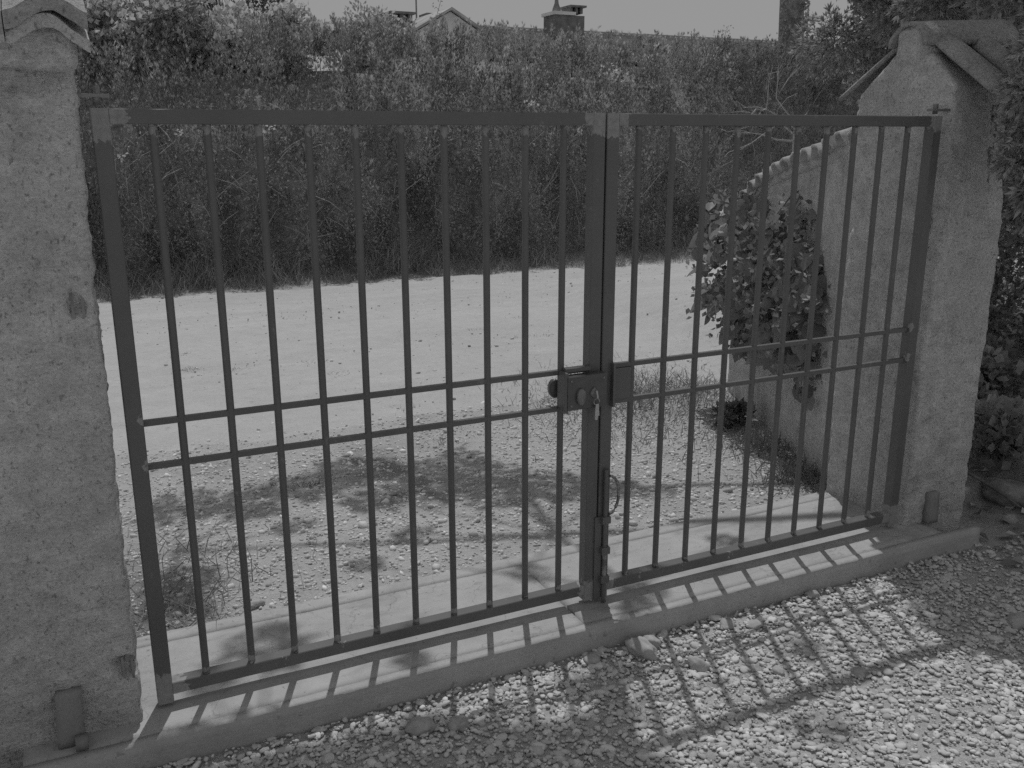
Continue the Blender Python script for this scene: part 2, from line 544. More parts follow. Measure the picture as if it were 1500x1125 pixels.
def soil(x, y):
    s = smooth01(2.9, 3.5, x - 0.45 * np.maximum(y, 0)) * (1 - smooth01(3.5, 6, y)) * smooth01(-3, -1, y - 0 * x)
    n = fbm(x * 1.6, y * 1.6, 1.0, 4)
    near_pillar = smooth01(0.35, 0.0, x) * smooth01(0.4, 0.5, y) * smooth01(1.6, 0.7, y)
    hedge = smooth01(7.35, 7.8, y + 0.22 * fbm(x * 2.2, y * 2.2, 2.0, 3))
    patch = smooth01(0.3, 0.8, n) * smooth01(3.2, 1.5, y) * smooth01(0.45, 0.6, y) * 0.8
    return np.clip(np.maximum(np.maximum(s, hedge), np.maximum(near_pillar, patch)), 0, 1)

xs = axis_pts([(-400, -40, 40), (-40, -4, 4), (-4, -1, 0.25), (-1, 4.5, 0.04), (4.5, 12, 0.25), (12, 48, 4), (48, 400, 40)])
ys = axis_pts([(-400, -40, 40), (-40, -4, 4), (-4, -1.5, 0.2), (-1.5, 2.6, 0.04), (2.6, 9, 0.12), (9, 45, 4), (45, 600, 50)])
g = link('ground', grid_mesh('ground', xs, ys, terrain, {'soil': soil}), M['ground'])
tag(g, kind='structure')

rx = axis_pts([(-60, -4, 4), (-4, 14, 0.1), (14, 80, 4)])
rt = axis_pts([(0, 1, 0.02)])
def road_mesh():
    X, T = np.meshgrid(rx, rt)
    y0 = 2.35 + 0.12 * fbm(X * 0.9, 0 * X, 5.0, 3); y1 = 7.55 + 0.22 * fbm(X * 2.9, 0 * X, 9.0, 4) - 0.03 * np.maximum(X - 4, 0) 
    Y = y0 + (y1 - y0) * T
    rut = -0.02 * np.exp(-((Y - 4.2) / 0.28) ** 2) - 0.02 * np.exp(-((Y - 5.8) / 0.28) ** 2)
    Z = terrain(X, np.minimum(Y, 7.3)) + 0.012 * np.sin(np.pi * T) ** 0.5 + 0.5 * rut - 0.012 + 0.018 * smooth01(0, 0.06, T) * smooth01(1.0, 0.97, T)
    nx, ny = len(rx), len(rt)
    i = np.arange(nx - 1)[None] + (np.arange(ny - 1) * nx)[:, None]
    F = np.stack([i, i + 1, i + 1 + nx, i + nx], -1).reshape(-1, 4)
    me = arr_mesh('road', np.stack([X, Y, Z], -1).reshape(-1, 3), F, {'soil': np.zeros(X.size)})
    me.polygons.foreach_set('use_smooth', np.ones(len(me.polygons), bool))
    return me
tag(link('road', road_mesh(), M['road']), kind='structure')

# ------------------------------------------------------------------ threshold: concrete sill between timber boards
thr = empty('threshold', (1.3, 0.12, -0.12), 'pale concrete threshold sill running under the metal gate', 'threshold')
for x0, x1, sd in ((-0.33, 1.228, 1.0), (1.234, 2.80, 5.0)):
    link('slab', rough_box('slab', x0, -0.105, -0.14, x1, 0.352, 0.0, 0.03, 0.0012, 6, 0.004, 0.001, sd), M['concrete'], thr, True)
link('slab', rough_box('slab', -0.33, 0.356, -0.14, 2.80, 0.425, -0.002, 0.03, 0.0015, 6, 0.005, 0.0012, 9.0), M['concrete'], thr, True)['label'] = 'narrow rear strip of the sill beyond the crack'
fb = link('formwork_board', rough_box('formwork_board', -0.42, -0.142, -0.10, 2.965, -0.107, 0.003, 0.03, 0.0012, 10, 0.003, 0.002, 3.0), M['wood'])
tag(fb, 'long timber formwork board along the front edge of the threshold', 'board')
for x0, x1, y0, z1, rz, lab in ((-0.252, -0.190, -0.075, 0.145, 0.02, 'taller wooden stake leaning on the base of the near left pillar'),
                            (-0.212, -0.182, -0.104, 0.035, 0.05, 'stubby wooden offcut in front of the taller stake at the left pillar'),
                            (2.80, 2.855, -0.034, 0.125, 0.0, 'wooden stake standing at the base of the right pillar')):
    def tp(P, z1=z1, x0=x0): 
        P = P.copy(); P[:, 1] += 0.10 * (P[:, 2]) * (1 if z1 > 0.1 else 0.2); P[:, 0] += 0.06 * P[:, 2]; return P
    o = link('wooden_stake', rough_box('wooden_stake', x0, y0, 0.004, x1, y0 + 0.028, z1, 0.02, 0.0008, 10, 0.002, 0.001, x0 * 7, tp), M['stake'])
    tag(o, lab, 'stake')

# ------------------------------------------------------------------ pillars, wall
def chip(P):
    return P
pl = empty('gate_pillar', (-0.36, 0.2, -0.1), 'big rough plastered pillar at the left edge beside the gate hinge', 'pillar')
def taperL(P):
    P = P.copy(); t = (P[:, 2] + 0.1) / 1.75
    P[:, 0] += np.where(P[:, 0] > -0.3, 0.022 * (t - 0.4) + 0.003 * fbm(P[:, 2] * 13, P[:, 2] * 0, 4.0, 4), 0)
    # broken plaster notches
    for cx, cz, r_, dp in ((-0.078, 0.16, 0.05, 0.02), (-0.085, 1.10, 0.04, 0.016)):
        m = (P[:, 1] < 0.03)
        d = np.sqrt(((P[:, 0] - cx) * 1.6) ** 2 + (P[:, 2] - cz) ** 2)
        P[:, 1] += np.where(m, dp * smooth01(r_, r_ * 0.45, d + 0.012 * fbm(P[:, 0] * 40, P[:, 2] * 40, 0, 2)), 0)
    return P
link('shaft', rough_box('shaft', -0.72, -0.03, -0.12, -0.048, 0.42, 1.70, 0.011, 0.0060, 30, 0.010, 0.004, 2.0, taperL), M['plaster'], pl, True)

def barrel(name, r0, r1, length, th=0.014, arc=165, n=14, seed=0, m=8):
    """half-round clay tile; axis along -y (low end at y=0 .. high end y=length), crown up"""
    r = random.Random(seed)
    V, F = [], []
    for i in range(m + 1):
        t = i / m
        R_ = r0 + (r1 - r0) * t
        for layer in (0, 1):
            rr = R_ - th * layer
            for j in range(n + 1):
                a = math.radians(90 - arc / 2 + arc * j / n)
                w = 1 + 0.015 * math.sin(3 * a + seed) + r.uniform(-.006, .006)
                V.append((rr * w * math.cos(a), t * length + r.uniform(-.001, .001) + (0.004 * math.sin(5 * a + seed) if i == 0 else 0), rr * w * math.sin(a)))
    k = 2 * (n + 1)
    for i in range(m):
        for j in range(n):
            a = i * k + j; F.append((a, a + k, a + k + 1, a + 1))
            b = i * k + n + 1 + j; F.append((b, b + 1, b + k + 1, b + k))
        F.append((i * k, i * k + n + 1, (i + 1) * k + n + 1, (i + 1) * k))
        F.append((i * k + n, (i + 1) * k + n, (i + 1) * k + 2 * n + 1, i * k + 2 * n + 1))
    for i in (0, m):
        for j in range(n):
            a = i * k + j; F.append((a, a + 1, a + n + 2, a + n + 1))
    me = arr_mesh(name, V, F)
    bm = bmesh.new(); bm.from_mesh(me); bmesh.ops.recalc_face_normals(bm, faces=bm.faces); bm.to_mesh(me); bm.free()
    me.polygons.foreach_set('use_smooth', np.ones(len(me.polygons), bool))
    return me

def place(name, me, mat, parent, loc, rot):
    """a part with its own transform (world) under an unrotated parent"""
    o = bpy.data.objects.new(name, me); COL.objects.link(o)
    if len(me.materials) == 0: me.materials.append(mat)
    off = Vector((0, 0, 0)); p = parent
    while p is not None: off += p.location; p = p.parent
    o.parent = parent; o.location = Vector(loc) - off; o.rotation_euler = rot
    return o

for z0, z1, xx in ((1.062, 1.135, -0.083), (0.118, 0.190, -0.072)):
    for dx in (-.011, .011):
        link('hinge_stub', prism((xx + dx, -0.021, z0), (xx + dx, -0.021, z1), 0.003, 0.006), M['darkstone'], pl)
# left cap: wavy barrel tiles seen from just below the eave, mortar bedding under the first course
LAM = 0.165
def wave_tile(x0, x1, xc, y0, y1, z0, slope, amp, th, seed, gap=None, step=0.006):
    xs_ = np.linspace(x0, x1, int((x1 - x0) / step) + 1); m = 10
    V, F = [], []
    k = len(xs_)
    for i in range(m + 1):
        y = y0 + (y1 - y0) * i / m
        ph = 2 * np.pi * (xs_ - xc) / LAM
        zt = z0 + slope * (y - y0) + amp * np.cos(ph) + 0.004 * fbm(xs_ * 22 + seed, y * 22 + 0 * xs_, 0, 3)
        t_ = th * (1 + 0.18 * fbm(xs_ * 18 + seed, 0 * xs_ + y * 9, 5.0, 3))
        yj = y + (0.006 * fbm(xs_ * 25 + seed, 0 * xs_, 2.0, 3) if i == 0 else 0) * np.ones(k)
        g_ = 0 if gap is None else gap(xs_)
        for a_, b_, c_ in zip(xs_, yj, zt): V.append((a_, b_, c_))
        for a_, b_, c_ in zip(xs_, yj, zt - t_ - g_): V.append((a_, b_, c_))
    for i in range(m):
        for j in range(k - 1):
            a_ = i * 2 * k + j
            F.append((a_, a_ + 1, a_ + 1 + 2 * k, a_ + 2 * k))
            c_ = a_ + k; F.append((c_, c_ + 2 * k, c_ + 1 + 2 * k, c_ + 1))
        for j in (0, k - 1):
            a_ = i * 2 * k + j; F.append((a_, a_ + 2 * k, a_ + 3 * k, a_ + k))
    for i in (0, m):
        for j in range(k - 1):
            a_ = i * 2 * k + j; F.append((a_, a_ + k, a_ + k + 1, a_ + 1))
    me = arr_mesh('tile', V, F)
    bm = bmesh.new(); bm.from_mesh(me); bmesh.ops.recalc_face_normals(bm, faces=bm.faces)
    for e in bm.edges:
        if len(e.link_faces) == 2 and e.calc_face_angle(0) > 0.7: e.smooth = False
    bm.to_mesh(me); bm.free()
    return me
XC = -0.070
for i in range(-4, 1):
    x0 = XC + LAM * (i - 0.5) + 0.001; x1 = XC + LAM * (i + 0.5) - (0.012 if i == 0 else 0.001)
    link('tile', wave_tile(x0, x1, XC, -0.16, 0.22, 1.724, 0.36, 0.019, 0.036, 3.0 * i), M['tile'], pl, True)
    link('tile', wave_tile(x0 + .004, x1 + .004, XC, 0.03, 0.36, 1.85, 0.36, 0.019, 0.034, 3.0 * i + 40), M['tile'], pl, True)
    # bedding mortar, parted from the last tile by a crack
    def gp(x): return 0.0 * x
    dz = 0.0 if i == 0 else 0.0
    me = wave_tile(x0, x1, XC, -0.152, 0.10, 1.724 - 0.036 - dz, 0.30, 0.019, 0.024, 3.0 * i + 20)
    if i == 0:
        co = np.empty(len(me.vertices) * 3, np.float32); me.vertices.foreach_get('co', co); co = co.reshape(-1, 3)
        co[:, 2] -= 0.012 * smooth01(XC - 0.01, XC + 0.045, co[:, 0]); me.vertices.foreach_set('co', co.ravel())
    link('bedding', me, M['plaster'], pl, True)
link('mortar_bed', rough_box('mortar_bed', -0.71, -0.125, 1.60, -0.025, 0.44, 1.702, 0.02, 0.008, 16, 0.03, 0.012, 8.0), M['plaster'], pl, True)

pr_ = empty('gate_pillar', (2.88, 0.2, -0.1), 'rough plastered gate pillar with tiled gable cap beside the dark conifer', 'pillar')
def taperR(P):
    P = P.copy(); t = (P[:, 2] + 0.1) / 1.7
    P[:, 0] += np.where(P[:, 0] < 2.8, 0.012 * fbm(P[:, 2] * 3, 0 * P[:, 2], 7.0, 3), 0)
    P[:, 0] += np.where(P[:, 0] > 2.95, -0.05 * smooth01(0.7, 1.0, t) + 0.005 * fbm(P[:, 2] * 4, 0 * P[:, 2], 1.0, 3), 0)
    for cx, cz, r_, dp in ((2.735, 1.17, 0.07, 0.022), (2.75, 0.15, 0.06, 0.018)):
        m = (P[:, 1] < 0.05)
        d = np.sqrt(((P[:, 0] - cx) * 1.8) ** 2 + (P[:, 2] - cz) ** 2)
        k = smooth01(r_, r_ * 0.4, d + 0.02 * fbm(P[:, 0] * 40, P[:, 2] * 40, 0, 2))
        P[:, 1] += np.where(m, dp * k, 0); P[:, 0] += np.where(P[:, 0] < 2.76, 0.012 * k, 0)
    # gable: the top leans to a ridge along x at y = 0.2
    top = P[:, 2] > 1.55
    zc = 1.60 + 0.21 * (1 - np.abs(P[:, 1] - 0.205) / 0.235)
    P[:, 2] = np.where(top, 1.55 + (P[:, 2] - 1.55) / 0.15 * (zc - 1.55), P[:, 2])
    return P
link('shaft', rough_box('shaft', 2.712, 0.0, -0.12, 3.045, 0.43, 1.70, 0.013, 0.0055, 30, 0.012, 0.004, 6.0, taperR), M['plaster'], pr_, True)
sl = math.atan2(0.21, 0.30)
for i, cx in enumerate((2.80, 2.985)):
    me = barrel('tile', 0.098, 0.088, 0.34, 0.015, 100, 12, 20 + i)
    place('tile', me, M['tile'], pr_, (cx, -0.105, 1.545), (sl, 0, 0))
    me = barrel('tile', 0.098, 0.088, 0.34, 0.015, 100, 12, 30 + i)
    place('tile', me, M['tile'], pr_, (cx, 0.52, 1.545), (sl, 0, math.pi))
me = barrel('ridge_tile', 0.088, 0.098, 0.46, 0.016, 175, 14, 41)
place('ridge_tile', me, M['tile'], pr_, (2.69, 0.205, 1.765), (0.04, 0, -math.pi / 2))
link('mortar_end', rough_box('mortar_end', 2.688, 0.135, 1.70, 2.80, 0.275, 1.85, 0.012, 0.006, 30, 0.05, 0.008, 3.3), M['plaster'], pr_, True)

# hinge brackets
hb = empty('hinge_bracket', (-0.03, 0.02, 1.55), 'steel hinge strap with bolt on top of the left gate stile', 'hinge')
link('strap', prism((-0.07, 0.02, 1.555), (0.035, 0.02, 1.555), 0.004, 0.014), M['metal'], hb)
link('bolt', prism((0.008, 0.02, 1.535), (0.008, 0.02, 1.578), 0.009, 0.009, 6), M['metal'], hb)
hb = empty('hinge_bracket', (2.65, 0.02, 1.545), 'steel hinge strap above the right gate stile at the pillar', 'hinge')
link('strap', prism((2.625, 0.02, 1.548), (2.72, 0.02, 1.548), 0.004, 0.014), M['metal'], hb)
link('bolt', prism((2.65, 0.02, 1.535), (2.65, 0.02, 1.568), 0.009, 0.009, 6), M['metal'], hb)

# wing wall flaring from the right pillar to the road
ww = empty('wing_wall', (3.1, 1.2, -0.1), 'plastered wing wall with rounded tile coping flaring towards the road', 'wall')
wdir = (WALL_B - WALL_A); WL = float(np.linalg.norm(wdir)); wdir = wdir / WL
wnor = np.array([wdir[1], -wdir[0]])          # right-hand side, away from the opening
def wall_top(s):
    return np.interp(s, [-.1, 0, .26, .49, .8, 1.16, 1.45, 1.62, 1.75, 1.86, 2.0], [1.46, 1.46, 1.452, 1.40, 1.36, 1.29, 1.215, 1.15, 1.075, .99, .91])
def wall_map(P):
    s, d, z = P[:, 0], P[:, 1], P[:, 2]
    z2 = -0.15 + (z + 0.15) * (wall_top(s) + 0.15) / 1.5
    return np.stack([WALL_A[0] + wdir[0] * s + wnor[0] * d, WALL_A[1] + wdir[1] * s + wnor[1] * d, z2], 1)
link('wall_body', rough_box('wall_body', -0.05, 0.0, -0.15, WL, 0.20, 1.35, 0.02, 0.004, 18, 0.012, 0.006, 4.0, wall_map), M['plaster'], ww, True)
wang = math.atan2(wdir[1], wdir[0])
s = 0.085; i = 0
while s < WL:
    zt = float(wall_top(s)); slope = float((wall_top(s + 0.05) - wall_top(s - 0.05)) / 0.1)
    for kind in (0, 1):                      # cover tile, then the pan tile in the trough beside it
        ss = s + 0.07 * kind
        if ss > WL + .01: continue
        p = WALL_A + wdir * ss + wnor * (-0.045 + 0.012 * kind)
        me = barrel('tile', 0.066, 0.060, 0.27, 0.012, 172 if kind == 0 else 110, 12, 50 + i + 30 * kind, 3)
        R_ = Matrix.Rotation(wang - math.pi, 4, 'Z') @ Matrix.Rotation(math.atan(slope), 4, 'Y') @ Matrix.Rotation(0.30 + random.uniform(-.03, .03), 4, 'X')
        if kind: R_ = R_ @ Matrix.Rotation(math.pi, 4, 'Y')
        place('tile', me, M['coping'], ww, (p[0], p[1], float(wall_top(ss)) - 0.035 + (0.075 if kind else 0)), R_.to_euler())
    s += 0.142; i += 1
def bed_map(P):
    Q = P.copy(); top = P[:, 2] > 1.33
    Q[:, 2] += np.where(top, 0.30 * (P[:, 1] + .04) - .02, 0)
    return wall_map(Q)
link('mortar_bed', rough_box('mortar_bed', 0.0, -0.010, 1.29, WL, 0.21, 1.365, 0.03, 0.004, 18, 0.012, 0.004, 14.0, bed_map), M['plaster'], ww, True)

# ------------------------------------------------------------------ the two gate leaves
Z_TOP, Z_BOT = 1.528, 0.034
def gate_leaf(x0, x1, bars, name, label, lock_right):
    g_ = empty(name, ((x0 + x1) / 2, 0.02, 0.0), label, 'gate', 'leaves of the double gate')
    S = 0.02
    r = random.Random(3 if lock_right else 4)
    hinge_x, lock_x = (x0 + 0.02, x1 - 0.02) if lock_right else (x1 - 0.02, x0 + 0.02)
    corners = [(x0 + 0.02, 0, Z_TOP - 0.015), (x1 - 0.02, 0, Z_TOP - 0.015), (x0 + 0.02, 0, Z_BOT + 0.01), (x1 - 0.02, 0, Z_BOT + 0.01)]
    rad = {True: [0.062, 0.05, 0.06, 0.045], False: [0.055, 0.04, 0.05, 0.06]}[lock_right]
    pc = [((c[0], c[1] + 0.01, c[2]), q) for c, q in zip(corners, rad)]
    rails_z = (0.7835, 0.670)
    extra = [((hinge_x + (0.02 if lock_right else -0.02), 0.005, z + 0.012), 0.016) for z in rails_z]
    for nm, cx, zb in (('hinge_stile', hinge_x, 0.012 if lock_right else 0.016), ('lock_stile', lock_x, 0.014)):
        me = prism((cx, 0.02, zb), (cx, 0.02, Z_TOP), S, S, 'box', rings_for(1.5), pc + (extra if nm == 'hinge_stile' else []))
        link(nm, me, M['gate'], g_)
    xa, xb = x0 + 0.04, x1 - 0.04
    link('top_rail', prism((xa, 0.0205, Z_TOP - 0.0175), (xb, 0.0205, Z_TOP - 0.0175), 0.0172, 0.0195, 'box', rings_for(xb - xa), pc), M['gate'], g_)
    link('bottom_rail', prism((xa, 0.0205, Z_BOT + 0.0175), (xb, 0.0205, Z_BOT + 0.0175), 0.0172, 0.0195, 'box', rings_for(xb - xa), pc + [((r.uniform(xa, xb), 0, Z_BOT + 0.02), 0.012) for _ in range(3)]), M['gate'], g_)
    for z in rails_z:
        link('middle_rail', prism((xa, 0.02, z), (xb, 0.02, z), 0.0075, 0.0075, 'box', [0, 1]), M['gate'], g_)
    for bx in bars:
        L = Z_TOP - 0.035 - (Z_BOT + 0.035)
        ts = sorted(set([i * 0.006 / L for i in range(10)] + [0.25, 0.5, 0.75] + [1 - i * 0.006 / L for i in range(10)]))
        pts = [((bx, 0.008, Z_TOP - 0.035), 0.020 + r.uniform(-.008, .012)), ((bx, 0.008, Z_BOT + 0.035), 0.012 + r.uniform(-.006, .012))]
        dx = r.uniform(-.0015, .0015)
        for zz in (Z_TOP - 0.0355, Z_BOT + 0.0362):
            wb = pebbles('weld_bead', np.array([[bx + r.uniform(-.003, .003), 0.0085, zz]]), np.array([0.0135]), (.5, .51), 1, None, .2, r.randint(0, 999))
            a_ = wb.attributes.new('prim', 'FLOAT', 'POINT'); a_.data.foreach_set('value', [(-.05 if r.random() < .6 else .05)] * len(wb.vertices))
            link('weld_bead', wb, M['gate'], g_)
        link('bar', prism((bx + dx, 0.02, Z_BOT + 0.034), (bx, 0.02, Z_TOP - 0.034), 0.0098, 0.0098, 12, ts, pts), M['gate'], g_)
    return g_
left = gate_leaf(-0.010, 1.325, [0.12 * i for i in range(1, 11)], 'gate_leaf', 'left dark metal gate leaf with ten upright bars and the lock', True)
right = gate_leaf(1.331, 2.668, [1.329 + 0.12 * i for i in range(1, 11)], 'gate_leaf', 'right dark metal gate leaf between the lock and the tiled pillar', False)

# lock on the left leaf
lk = link('lock_case', prism((1.195, -0.018, 0.727), (1.328, -0.018, 0.727), 0.052, 0.0165, 'box', [0, 1]), M['lock'], left)
def lathe_y(c, prof, n=16, sx=1.0, sz=1.0):
    V, F = [], []
    for y, r in prof:
        for j in range(n):
            a = 2 * math.pi * j / n
            V.append((c[0] + sx * r * math.cos(a), c[1] + y, c[2] + sz * r * math.sin(a)))
    for i in range(len(prof) - 1):
        for j in range(n):
            a, b = i * n + j, i * n + (j + 1) % n
            F.append((a, b, b + n, a + n))
    me = arr_mesh('lathe', V, F)
    bm = bmesh.new(); bm.from_mesh(me)
    bmesh.ops.holes_fill(bm, edges=bm.edges); bmesh.ops.recalc_face_normals(bm, faces=bm.faces); bm.to_mesh(me); bm.free()
    return me
link('knob', lathe_y((1.238, -0.035, 0.716), [(0.004, 0.016), (-0.008, 0.017), (-0.012, 0.014), (-0.013, 0.001)], 18, 0.92, 1.55), M['brass'], lk, True)
link('keyhole_plate', lathe_y((1.283, -0.0345, 0.722), [(0.002, 0.017), (-0.006, 0.016), (-0.007, 0.001)], 4, 0.9, 1.15), M['brass'], lk)
for sx_, sz_ in ((1.207, 0.765), (1.207, 0.689), (1.318, 0.765)):
    link('screw', lathe_y((sx_, -0.0345, sz_), [(0.001, 0.0045), (-0.002, 0.004), (-0.003, 0.001)], 10), M['metal'], lk, True)
link('cylinder_escutcheon', lathe_y((1.192, 0.044, 0.727), [(0.012, 0.024), (-0.004, 0.026), (-0.008, 0.022), (-0.010, 0.004)], 18, 0.75, 1.15), M['lock'], lk, True)
link('mounting_frame', prism((1.192, -0.012, 0.668), (1.192, -0.012, 0.79), 0.0065, 0.02), M['gate'], left)
link('mounting_frame', prism((1.2, 0.0, 0.7925), (1.284, 0.0, 0.7925), 0.006, 0.012), M['gate'], left)
# keys hanging from the lock
kr = empty('key_bunch', (1.285, -0.045, 0.72), 'small steel keys hanging from the keyhole of the lock', 'keys')
def ring(c, R0, r0, axis='x', n=18, m=6):
    pts = []
    for i in range(n + 1):
        a = 2 * math.pi * i / n
        d = Vector((0, math.cos(a), math.sin(a))) if axis == 'x' else Vector((math.cos(a), 0, math.sin(a)))
        pts.append(Vector(c) + d * R0)
    return tubes_mesh('ring', [(pts, [r0] * (n + 1))], m)
link('split_ring', ring((1.287, -0.047, 0.697), 0.010, 0.0011, 'z'), M['key'], kr)
link('key', prism((1.283, -0.044, 0.733), (1.283, -0.052, 0.712), 0.0025, 0.009), M['key'], kr)
link('key', prism((1.288, -0.047, 0.690), (1.2865, -0.047, 0.640), 0.0045, 0.0013), M['key'], kr)
link('key', prism((1.291, -0.045, 0.690), (1.294, -0.045, 0.652), 0.0040, 0.0013), M['key'], kr)

# strike box and drop bolt on the right leaf
link('strike_plate', prism((1.374, 0.012, 0.7265), (1.440, 0.012, 0.7265), 0.049, 0.006), M['gate'], right)
link('strike_edge', prism((1.366, -0.006, 0.662), (1.366, -0.006, 0.80), 0.004, 0.012), M['gate'], right)
pts = []
for i in range(13):
    a = math.pi * (-0.5 + i / 12)
    pts.append((1.362 + 0.034 * math.cos(a), -0.012, 0.372 + 0.064 * math.sin(a)))
bolt = link('drop_bolt', prism((1.350, -0.010, 0.004), (1.350, -0.010, 0.46), 0.0075, 0.0075, 10, rings_for(0.45), [((1.35, -.02, .11), .02), ((1.35, -.02, .17), .014)]), M['gate'], right)
link('bolt_handle', tubes_mesh('handle', [(pts, [0.0048] * 13)], 8), M['gate'], bolt, True)
for z in (0.085, 0.185, 0.29):
    link('bolt_guide', prism((1.335, -0.008, z), (1.365, -0.008, z), 0.012, 0.0125), M['gate'], bolt)
link('stop_plate', prism((1.328, -0.003, 0.012), (1.328, -0.003, 0.30), 0.012, 0.0025), M['gate'], left)

# ------------------------------------------------------------------ gravel
r = np.random.default_rng(5)
def scatter(n, x0, x1, y0, y1, keep=None, zoff=0.0, sizes=None):
    x, y = r.uniform(x0, x1, n), r.uniform(y0, y1, n)
    if keep is not None:
        k = keep(x, y); x, y = x[k], y[k]
    return np.stack([x, y, terrain(x, y)], 1)
def clump_keep(x, y):
    n = fbm(x * 3.1, y * 3.1, 6.0, 3)
    right = smooth01(2.3, 3.4, x)
    return r.uniform(0, 1, len(x)) < np.clip(0.85 + 0.35 * n - 0.6 * right, 0.1, 1)
P = scatter(33000, -0.45, 3.4, -1.30, -0.146, clump_keep)
sz = np.clip(r.lognormal(math.log(0.0105), 0.45, len(P)), 0.0045, 0.034)
P[:, 2] += 0.007 + r.normal(0, 0.0014, len(P)) - 0.15 * sz + 0.005 * smooth01(-0.22, -0.15, P[:, 1])
big = sz > 0.0142
tag(link('gravel', pebbles('gravel', P[big], sz[big], (0.34, 0.55), 2, np.clip(r.normal(1, .14, big.sum()), .5, 1.4), 0.16, 21), M['gravel']), 'rounded pale pebbles of the yard in front of the threshold', 'gravel', kind='stuff')
tag(link('gravel', pebbles('gravel', P[~big], sz[~big], (0.45, 0.7), 1, np.clip(r.normal(1, .15, (~big).sum()), .5, 1.4), 0.3, 25), M['gravel']), 'fine chippings between the yard pebbles', 'gravel', kind='stuff')
P = scatter(3500, -2.5, 5.0, -3.0, -0.146, lambda x, y: ((y < -1.3) | (x < -0.45) | (x > 3.3)))
sz = np.clip(r.lognormal(math.log(0.024), 0.3, len(P)), 0.01, 0.05); P[:, 2] += sz * 0.2
tag(link('gravel', pebbles('gravel', P, sz, (0.5, 0.85), 1, None, 0.4, 22), M['gravel']), 'scattered pebbles of the yard around the camera side', 'gravel', kind='stuff')
def verge_keep(x, y):
    n = fbm(x * 2.2, y * 2.2, 8.0, 4)
    return (x < 2.58 + 0.45 * y) & (r.uniform(0, 1, len(x)) < np.clip(1.2 - 0.40 * (y - 0.43) + 0.35 * n, 0.08, 1)) & ((x > -0.03) | (y > 0.45))
P = scatter(31000, -0.7, 3.9, 0.435, 3.4, verge_keep)
sz = np.clip(r.lognormal(math.log(0.011), 0.42, len(P)), 0.005, 0.04); P[:, 2] += sz * 0.10
tag(link('gravel', pebbles('gravel', P, sz, (0.45, 0.8), 1, np.clip(r.normal(1.05, 0.2, len(P)), 0.5, 1.5), 0.4, 23), M['gravel']), 'coarse pale gravel verge between the threshold and the lane', 'gravel', kind='stuff')
P = scatter(4200, -2, 9, 2.6, 7.5, lambda x, y: r.uniform(0, 1, len(x)) < np.clip(0.35 + 0.5 * fbm(x, y, 3.0, 3), 0, 1))
sz = np.clip(r.lognormal(math.log(0.0115), 0.45, len(P)), 0.005, 0.045); P[:, 2] += 0.014 + sz * 0.08
tag(link('gravel', pebbles('gravel', P, sz, (0.4, 0.7), 1, np.clip(r.normal(1.0, 0.2, len(P)), 0.5, 1.4), 0.4, 24), M['gravel']), 'loose stones strewn over the pale lane', 'gravel', kind='stuff')

def cobble(name, loc, size, flat, lab, cat, mat, sd, group=None):
    z = float(terrain(np.array([loc[0]]), np.array([loc[1]]))[0])
    me = pebbles(name, np.array([[0, 0, 0.0]]), np.array([size]), (flat, flat + .01), 3, np.array([1.0]), 0.15, sd)
    o = link(name, me, mat)
    o.location = (loc[0], loc[1], z + size * flat * 0.32)
    return tag(o, lab, cat, group)
for i, (x, y, s_, f_, lab) in enumerate((
        (1.480, -0.351, 0.058, 0.75, 'smooth round cobble alone among bar shadows on the gravel'),
        (1.213, -0.180, 0.055, 0.5, 'pale flat stone against the board below the gate lock stile'),
        (1.708, -0.199, 0.050, 0.4, 'thin tilted stone flake beside the board, left of its twin'),
        (1.788, -0.237, 0.052, 0.35, 'thin tilted stone flake beside the board, right of its twin'),
        (2.098, -0.165, 0.036, 0.8, 'small bright round cobble touching the timber board'),
        (1.370, -0.215, 0.105, 0.5, 'large angular dull stone in the shade below the drop bolt'),
        (1.415, -0.185, 0.052, 0.8, 'pointed pale stone next to the large angular stone'),
        (1.677, -0.479, 0.040, 0.6, 'egg shaped cobble inside the lit bar shadow stripes'),
        (1.887, -0.585, 0.042, 0.6, 'flattish cobble lying in the top rail shadow'),
        (2.575, -0.600, 0.075, 0.6, 'dark cobble at the right edge in tree shade'),
        (0.620, -0.270, 0.075, 0.5, 'broad dull stone near the left end of the timber board'),
        (0.720, -0.300, 0.062, 0.5, 'angular dull stone just right of the broad stone'),
        (0.330, 0.520, 0.045, 0.6, 'white cobble at the grass tuft behind the threshold'))):
    cobble('cobble', (x, y), s_, f_, lab, 'stone', M['stone'], 60 + i, 'larger stones lying on the gravel')
for i, (x, y, s_, f_, lab) in enumerate((
        (3.42, 0.10, 0.20, 0.55, 'rounded dark rock just right of the tiled pillar base'),
        (3.62, -0.12, 0.16, 0.6, 'dark rock in the leaf litter right of the pillar'),
        (3.55, 0.62, 0.22, 0.6, 'larger dark rock behind the rocks right of the pillar'),
        (3.30, -0.32, 0.10, 0.7, 'pale chipped stone on the dark soil at right'))):
    cobble('rock', (x, y), s_, f_, lab, 'rock', M['darkstone'] if i < 3 else M['stone'], 90 + i, 'rocks right of the pillar')

